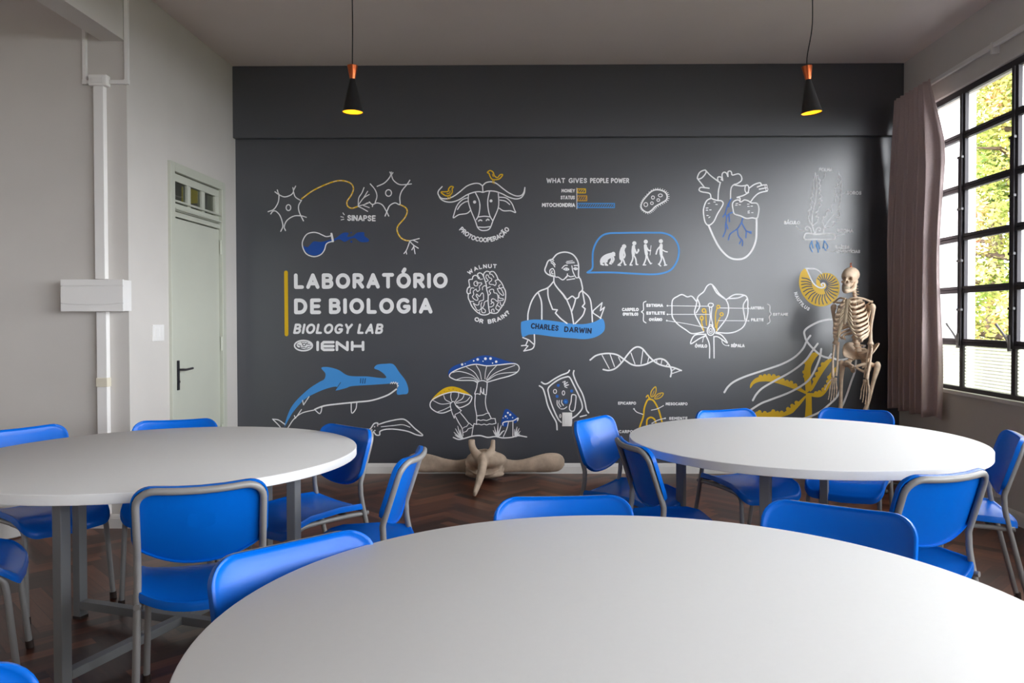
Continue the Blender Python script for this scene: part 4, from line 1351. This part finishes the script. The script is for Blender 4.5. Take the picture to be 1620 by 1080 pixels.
def make_skeleton():
    rz = radians(180 - 48)
    E = empty('anatomical_skeleton', on_y(1346.5, 768, 6.02), rz)
    E.location.z = 0
    tag(E, 'life size anatomical skeleton model standing in the corner beside the curtain', 'skeleton')
    # skull, star shaped around its centre
    ells = [((0, -.016, .034), (.067, .084, .064)), ((0, .012, .02), (.064, .070, .062)), ((0, .036, -.03), (.042, .044, .052)), ((.036, .046, -.028), (.021, .026, .012)), ((-.036, .046, -.028), (.021, .026, .012)),
            ((0, .052, .014), (.050, .030, .014)), ((0, .060, -.060), (.025, .024, .024)), ((.048, -.012, -.026), (.013, .018, .022)), ((-.048, -.012, -.026), (.013, .018, .022)), ((0, .070, -.014), (.008, .020, .018))]
    dips = [((.030, .084, -.008), .225, .060), ((-.030, .084, -.008), .225, .060), ((0, .098, -.040), .13, .050), ((.058, .05, -.050), .15, .012), ((-.058, .05, -.050), .15, .012)]
    dips = [(Vector(d).normalized(), a, k) for d, a, k in dips]
    U, V = 72, 54
    rows = []
    for i in range(V + 1):
        th = pi * (i + .001) / (V + .002)
        row = []
        for k in range(U):
            a = 2 * pi * k / U
            d = Vector((sin(th) * cos(a), sin(th) * sin(a), cos(th)))
            best = .04
            for c, r in ells:
                C = Vector((-c[0] / r[0], -c[1] / r[1], -c[2] / r[2])); D_ = Vector((d.x / r[0], d.y / r[1], d.z / r[2]))
                A, B_, C_ = D_.dot(D_), 2 * C.dot(D_), C.dot(C) - 1
                q = B_ * B_ - 4 * A * C_
                if q > 0:
                    t = (-B_ + math.sqrt(q)) / (2 * A)
                    best = max(best, t)
            for dd, ang, dep in dips:
                g = math.acos(max(-1, min(1, dd.dot(d)))) / ang
                best -= dep * math.exp(-(g ** 6))
            row.append(d * best)
        rows.append(row)
    SK = Vector((0, .030, 1.604))
    Rs = Matrix.Rotation(radians(4), 4, 'Z') @ Matrix.Scale(.90, 4)
    mb = MB(); mb.grid([[Rs @ p + SK for p in r] for r in rows], close_u=True)
    sk = mb.build('skull', M_BONE, E, smooth=80)
    jaw = bone([(-.046, .006, -.030), (-.045, .016, -.062), (-.039, .028, -.090), (-.026, .056, -.104), (-.013, .078, -.110), (0, .084, -.111), (.013, .078, -.110), (.026, .056, -.104), (.039, .028, -.090), (.045, .016, -.062), (.046, .006, -.030)],
               [.010, .018, .020, .016, .016, .018, .016, .016, .020, .018, .010])
    jaw.v = [tuple(Rs @ Vector(p) + SK) for p in jaw.v]
    jaw.build('jaw', M_BONE, sk, smooth=70)
    mb = MB()
    for z0, z1 in ((-.082, -.068), (-.096, -.083)):
        for k in range(-4, 5):
            a = k * .17
            x, y = .025 * sin(a * 1.6), .050 + .034 * cos(a * 1.6)
            mb.box((-.003, -.003, z0), (.003, .003, z1), mtx=Matrix.Translation((x, y, 0)) @ Matrix.Rotation(-a, 4, 'Z'))
    mb.v = [tuple(Rs @ Vector(p) + SK) for p in mb.v]
    mb.build('teeth', M_TOOTH, sk)
    hk = MB().tube(cr([(0, .02, 1.690), (0, .02, 1.708), (.006, .02, 1.716), (0, .02, 1.723), (-.006, .02, 1.716)]), .003, 6).lathe([(.009, 1.692), (.009, 1.700)], 8, mtx=Matrix.Translation((0, .02, 0)))
    hk.build('hanging_hook', M_COPPER, sk, smooth=60)
    # spine
    def spine(z):
        t = (z - .93) / .65
        lean = -.016 * max(0, (1.40 - z) / .2) - (.02 if z < 1.1 else 0) * (1.1 - z) / .1
        return Vector((lean, -.055 + .035 * sin(t * 2 * pi * .9 - 1.2) + (.02 if z < 1.15 else 0) + .055 * max(0, min(1, (z - 1.43) / .10)), z))
    zs, z = [], 1.058
    while z < 1.555:
        zs.append(z); z += .032 - .012 * (z - 1.03) / .53
    for z in zs:
        p = spine(z)
        k = 1.25 - .55 * (z - 1.03) / .53
        mb = MB()
        mb.lathe([(.001, -.013 * k), (.019 * k, -.012 * k), (.0165 * k, 0), (.019 * k, .012 * k), (.001, .013 * k)], 14, mtx=Matrix.Translation(p))
        bone([p + Vector((0, -.015 * k, 0)), p + Vector((0, -.04 * k, -.010)), p + Vector((0, -.055 * k, -.018))], [.007 * k, .006 * k, .004 * k], 3, 6, mb=mb)
        bone([p + Vector((-.036 * k, -.022 * k, 0)), p + Vector((0, -.016 * k, 0)), p + Vector((.036 * k, -.022 * k, 0))], [.004 * k, .007 * k, .004 * k], 3, 6, mb=mb)
        v = mb.build('vertebra', M_BONE, E, smooth=60)
    for a, b in zip(zs, zs[1:]):
        p = (spine(a) + spine(b)) / 2
        k = 1.2 - .55 * (a - 1.03) / .53
        MB().lathe([(.001, -.005), (.0165 * k, -.005), (.0165 * k, .005), (.001, .005)], 12, mtx=Matrix.Translation(p)).build('disc', M_DISC, E, smooth=50)
    # ribs
    st_top, st_bot = Vector((0, .068, 1.428)), Vector((0, .105, 1.285))
    for i in range(12):
        zb = 1.445 - .0235 * i
        p0 = spine(zb)
        wdt = [.058, .082, .100, .112, .121, .127, .131, .133, .132, .128, .118, .09][i]
        dep = [.045, .06, .072, .080, .086, .090, .092, .09, .085, .075, .05, .02][i]
        drop = [.02, .038, .052, .064, .076, .088, .098, .104, .108, .104, .08, .055][i]
        for s in (1, -1):
            cxm = p0.x * .6
            end = Vector((cxm + s * (.028 + .0065 * i), [.072, .082, .09, .098, .104, .106, .104, .098, .088, .07, .02, -.03][i], zb - drop))
            if i >= 10:
                end = Vector((cxm + s * wdt * .95, dep - .03, zb - drop)); wdt *= .8; dep *= .2
            pts = [p0 + Vector((s * .02, -.012, .004)), p0 + Vector((s * wdt * .55, -.042, 0)), Vector((cxm + s * wdt * .93, p0.y + .02, zb - drop * .28)), Vector((cxm + s * wdt, .022, zb - drop * .6)),
                   Vector((cxm + s * wdt * .86, dep * .85, zb - drop * .88))]
            if i < 10:
                pts += [(pts[-1] + end) / 2 + Vector((s * .008, .008, -.003)), end]
            bone(pts, [.005, .0062, .006, .0058, .0058, .0056, .005][:len(pts)], 5, 8, 'rib', E, flat=(Vector((0, 0, 1)), 1.8))
            if i < 10:
                f = [.02, .16, .32, .48, .64, .80, .92, .97, 1.0, 1.03][i]
                q = st_top.lerp(st_bot, min(1, f)) + Vector((s * .013, -.002, 0))
                mid = (end + q) / 2 + Vector((s * .006, .006, -.022 if i > 5 else -.004))
                c = bone([end, mid, q], [.0056, .006, .0055], 5, 8, 'rib_cartilage', E, M_CART, flat=(Vector((0, 0, 1)), 1.2))
    bone([st_top + Vector((0, 0, .02)), st_top, st_top.lerp(st_bot, .25), st_top.lerp(st_bot, .6), st_bot, st_bot + Vector((0, .004, -.035))], [.016, .024, .015, .017, .014, .004], 5, 12, 'sternum', E, M_CART, flat=(Vector((0, 1, 0)), .35))
    for s in (1, -1):
        sh = Vector((s * .150, -.012, 1.385))
        bone([(s * .018, .068, 1.447), (s * .06, .062, 1.456), (s * .10, .026, 1.448), (s * .145, -.004, 1.425)], [.009, .007, .007, .009], 6, 8, 'clavicle', E)
        mb = MB()
        tri = [Vector(p) for p in ((s * .060, -.085, 1.41), (s * .130, -.03, 1.40), (s * .135, -.035, 1.38), (s * .085, -.088, 1.27), (s * .062, -.092, 1.31))]
        nrm = (tri[1] - tri[0]).cross(tri[3] - tri[0]).normalized() * .003
        mb.add([p + nrm for p in tri] + [p - nrm for p in tri], [(0, 1, 2, 3, 4), (9, 8, 7, 6, 5)] + [(i, (i + 1) % 5, 5 + (i + 1) % 5, 5 + i) for i in range(5)])
        bone([(s * .064, -.09, 1.395), (s * .10, -.075, 1.415), (s * .142, -.03, 1.425), (s * .154, -.005, 1.424)], [.005, .007, .009, .008], 4, 8, mb=mb)
        mb.build('scapula', M_BONE, E, smooth=40)
        # arm
        el = Vector((s * (.142 if s < 0 else .130), -.010 if s < 0 else .0, 1.10))
        bone([sh + Vector((-s * .010, .004, .018)), sh + Vector((s * .004, 0, .0)), sh + Vector((s * .008, 0, -.04)), sh.lerp(el, .5), el + Vector((0, 0, .035)), el + Vector((0, 0, .006)), el + Vector((0, 0, -.008))], [.014, .024, .015, .0105, .014, .025, .016], 5, 12, 'humerus', E,
             flat=(Vector((0, 1, 0)), .85))
        wr = Vector((s * (.140 if s < 0 else .113), .055, .840))
        bone([el + Vector((-s * .012, -.012, .012)), el + Vector((-s * .012, -.008, -.03)), el.lerp(wr, .5) + Vector((-s * .018, -.008, 0)), wr + Vector((-s * .014, -.004, .01))], [.013, .012, .0075, .008], 5, 10, 'ulna', E)
        bone([el + Vector((s * .012, .006, -.012)), el + Vector((s * .012, .006, -.04)), el.lerp(wr, .5) + Vector((s * .016, .004, 0)), wr + Vector((s * .010, .002, .02)), wr + Vector((s * .008, .002, .004))], [.010, .008, .0085, .013, .012], 5, 10, 'radius', E)
        hm = MB()
        for k in range(8):
            hm.ball(wr + Vector((s * (-.016 + .0105 * (k % 4)), .002 + .003 * (k % 2), -.010 - .013 * (k // 4))), (.008, .007, .008), u=8, v=6)
        for k in range(4):
            fx = -.021 + .014 * k
            b0 = wr + Vector((s * fx * .8, .004, -.03))
            ln = [.052, .060, .064, .060][k]
            b1 = b0 + Vector((s * fx * .55, .010, -ln))
            bone([b0, (b0 + b1) / 2, b1], [.0058, .0042, .0062], 4, 8, mb=hm)
            p = b1
            dirs = Vector((s * fx * .9, .14, -1)).normalized()
            for q, (l, rr) in enumerate(zip(([.032, .020, .016], [.040, .026, .018], [.044, .029, .019], [.040, .025, .018])[k], (.0048, .0042, .0036))):
                e2 = p + dirs * l
                bone([p, (p + e2) / 2, e2], [rr * 1.15, rr * .75, rr * 1.1], 3, 8, mb=hm)
                p = e2 + dirs * .002
                dirs = (dirs + Vector((0, .16, 0))).normalized()
        b0 = wr + Vector((s * .020, .012, -.018)); dirs = Vector((s * .45, .5, -.85)).normalized()
        p = b0
        for l, rr in ((.044, .0056), (.030, .005), (.022, .0045)):
            e2 = p + dirs * l
            bone([p, (p + e2) / 2, e2], [rr * 1.1, rr * .75, rr * 1.1], 3, 8, mb=hm)
            p = e2; dirs = (dirs + Vector((-s * .1, .0, -.25))).normalized()
        hm.build('hand', M_BONE, E, smooth=60)
    # pelvis
    HX = -.048
    pc = Vector((HX, -.02, .992))
    mb = MB()
    for s in (1, -1):
        rows = []
        for i in range(9):
            t = i / 8                            # from the sacrum round to the front spine
            row = []
            for k in range(7):
                q = k / 6                        # from the rim line up to the crest
                ang = radians(-72 + 112 * t)
                r0, r1 = .056, .140 - .012 * t
                rr = r0 + (r1 - r0) * q
                crest = .118 * sin(pi * min(1, .25 + .72 * t)) + .012
                row.append(pc + Vector((s * rr * cos(ang) * (1.02), rr * sin(ang) * .80 - .02, -.012 + crest * q * (1.15 - .15 * q))))
            rows.append(row)
        back = [[p + Vector((-s * .003, .004, -.004)) for p in r] for r in rows]
        sh_ = MB().grid(rows)
        o = sh_.build('ilium', M_BONE, E, smooth=70)
        sd = o.modifiers.new('thick', 'SOLIDIFY'); sd.thickness = .009; sd.offset = 0
        # acetabulum, pubis, ischium
        ac = pc + Vector((s * .088, .018, -.045))
        bone([pc + Vector((s * .060, -.055, .0)), pc + Vector((s * .072, -.005, -.02)), ac + Vector((-s * .012, 0, 0)), pc + Vector((s * .052, .052, -.045)), pc + Vector((s * .010, .070, -.062))], [.014, .016, .022, .012, .011], 5, 10, mb=mb)
        bone([ac + Vector((-s * .008, -.01, -.005)), pc + Vector((s * .070, -.022, -.08)), pc + Vector((s * .052, -.012, -.102)), pc + Vector((s * .026, .035, -.088)), pc + Vector((s * .010, .068, -.068))], [.020, .015, .016, .009, .010], 5, 10, mb=mb)
        mb.ball(ac, (.026, .026, .028), u=14, v=10)
    mb.build('pelvis', M_BONE, E, smooth=70)
    bone([pc + Vector((0, -.055, .055)), pc + Vector((0, -.075, .02)), pc + Vector((0, -.088, -.02)), pc + Vector((0, -.075, -.06)), pc + Vector((0, -.06, -.08))], [.042, .038, .028, .014, .005], 5, 14, 'sacrum', E, flat=(Vector((0, 1, 0)), .55))
    for s in (1, -1):
        ac = pc + Vector((s * .088, .018, -.045))
        gt = ac + Vector((s * (.046 if s > 0 else .06), -.008, .002))
        kn = Vector((-.098 if s < 0 else .085, .01, .50))
        bone([ac, ac + Vector((s * .018, 0, 0)), ac + Vector((s * .034, -.004, -.006))], [.0245, .016, .017], 5, 12, 'femur_head', E)
        bone([gt + Vector((s * .004, 0, .022)), gt, gt + Vector((-s * .004, 0, -.035)), gt.lerp(kn, .3), gt.lerp(kn, .6), kn + Vector((0, 0, .06)), kn + Vector((0, 0, .015)), kn + Vector((0, .0, -.006))], [.010, .023, .021, .0145, .0135, .019, .036, .026], 5, 14, 'femur', E)
        MB().ball(kn + Vector((0, .042, .01)), (.02, .010, .022)).build('kneecap', M_BONE, E, smooth=80)
        an = kn + Vector((-s * .004, -.01, -.41))
        bone([kn + Vector((0, 0, -.014)), kn + Vector((0, 0, -.03)), kn + Vector((0, 0, -.09)), kn.lerp(an, .6), an + Vector((0, 0, .03)), an], [.030, .036, .017, .012, .017, .018], 5, 12, 'tibia', E)
        bone([kn + Vector((s * .036, -.014, -.04)), kn + Vector((s * .034, -.014, -.09)), kn.lerp(an, .6) + Vector((s * .026, -.01, 0)), an + Vector((s * .024, -.006, -.012))], [.010, .006, .006, .010], 5, 8, 'fibula', E)
        fm = MB()
        bone([an + Vector((0, -.05, -.04)), an + Vector((0, -.015, -.03)), an + Vector((s * .004, .05, -.034)), an + Vector((s * .008, .10, -.055))], [.022, .026, .022, .018], 4, 10, mb=fm)
        for k in range(5):
            x = -.026 + .013 * k
            bone([an + Vector((s * x * .7, .08, -.05)), an + Vector((s * x, .13, -.068)), an + Vector((s * x * 1.2, .175, -.074)), an + Vector((s * x * 1.25, .205 - .006 * k, -.076))], [.009, .006, .006, .005], 3, 8, mb=fm)
        fm.build('foot', M_BONE, E, smooth=60)
    # stand
    px, py = -.085, -.095
    MB().tube([(px, py, .03), (px, py, .98)], .008, 10).build('stand_pole', M_LEG, E, smooth=50)
    sb = MB()
    for k in range(5):
        a = 2 * pi * k / 5
        sb.tube([(px, py, .045), (px + .26 * cos(a), py + .26 * sin(a), .018)], [.014, .009], 8)
        sb.ball((px + .26 * cos(a), py + .26 * sin(a), .0165), (.018, .018, .0165), u=10, v=8)
    sb.build('stand_base', M_LEG, E, smooth=50)
    return E


make_skeleton()

# ------------------------------------------------------------------ whale vertebra lying on the floor
def make_vertebra():
    E0 = Vector((-.459, 6.20, 0))
    mb = MB()
    X, Y, Z = Vector((1, 0, 0)), Vector((0, 1, 0)), Vector((0, 0, 1))
    # body: short flattened drum whose front lower rim sticks out as a lip
    D_ = Matrix.Translation((.0, .07, .128)) @ Matrix.Diagonal((1.0, 1, .70, 1)) @ Matrix.Rotation(radians(66), 4, 'X')
    mb.lathe([(0, -.13), (.125, -.13), (.14, -.11), (.125, -.04), (.13, .02), (.150, .085), (.155, .10), (.140, .108), (.09, .075), (0, .07)], 40, mtx=D_)
    # paddle shaped wings
    for s, L in ((1, .645), (-1, .625)):
        st = [(.05, .115, .085), (.12, .105, .070), (.19, .098, .054), (.27, .098, .051), (.36, .106, .060), (.45, .118, .074), (.53, .126, .081), (.59, .127, .074), (.625, .126, .054), (L, .125, .022)]
        Q = cr([(s * a_, .13, b_, c_) for a_, b_, c_ in st], n=4)
        mb.tube([q[:3] for q in Q], [q[3] for q in Q], 20, flat=(Y, .34))
    # arch roof between the wings
    mb.ball((.02, .0, .172), (.160, .10, .070), u=24, v=16)
    mb.ball((-.002, .03, .052), (.160, .075, .036), u=28, v=14)
    mb.ball((-.002, .05, .085), (.160, .08, .06), u=28, v=14)
    mb.ball((.085, .01, .16), (.065, .07, .068), u=20, v=14)
    # spinous process reaching forward and down to the floor
    Q = cr([(-.005, .02, .190, .056), (-.008, -.10, .178, .060), (-.002, -.24, .135, .052), (-.012, -.40, .086, .040), (-.024, -.53, .046, .029), (-.03, -.595, .028, .022)], n=5)
    mb.tube([q[:3] for q in Q], [q[3] for q in Q], 16, flat=(X, .62))
    # two prongs rising from the arch
    for P in ([(-.015, -.09, .185, .042), (-.050, -.06, .215, .038), (-.085, -.03, .255, .031), (-.100, -.02, .30, .028), (-.102, -.02, .338, .028)],
              [(-.005, -.09, .185, .042), (.030, -.05, .215, .036), (.058, -.02, .25, .028), (.068, -.01, .29, .020), (.070, -.01, .335, .018)]):
        Q = cr(P, n=5)
        mb.tube([q[:3] for q in Q], [q[3] for q in Q], 14, flat=(Y, .8))
    o = mb.build('whale_vertebra', M_FOSSIL, smooth=180, loc=E0)
    rm = o.modifiers.new('fuse', 'REMESH'); rm.mode = 'VOXEL'; rm.voxel_size = .0065; rm.use_smooth_shade = True
    sm = o.modifiers.new('soften', 'SMOOTH'); sm.iterations = 6; sm.factor = .5
    tag(o, 'large brown whale vertebra with two paddle shaped wings lying by the slate wall', 'bone')


make_vertebra()
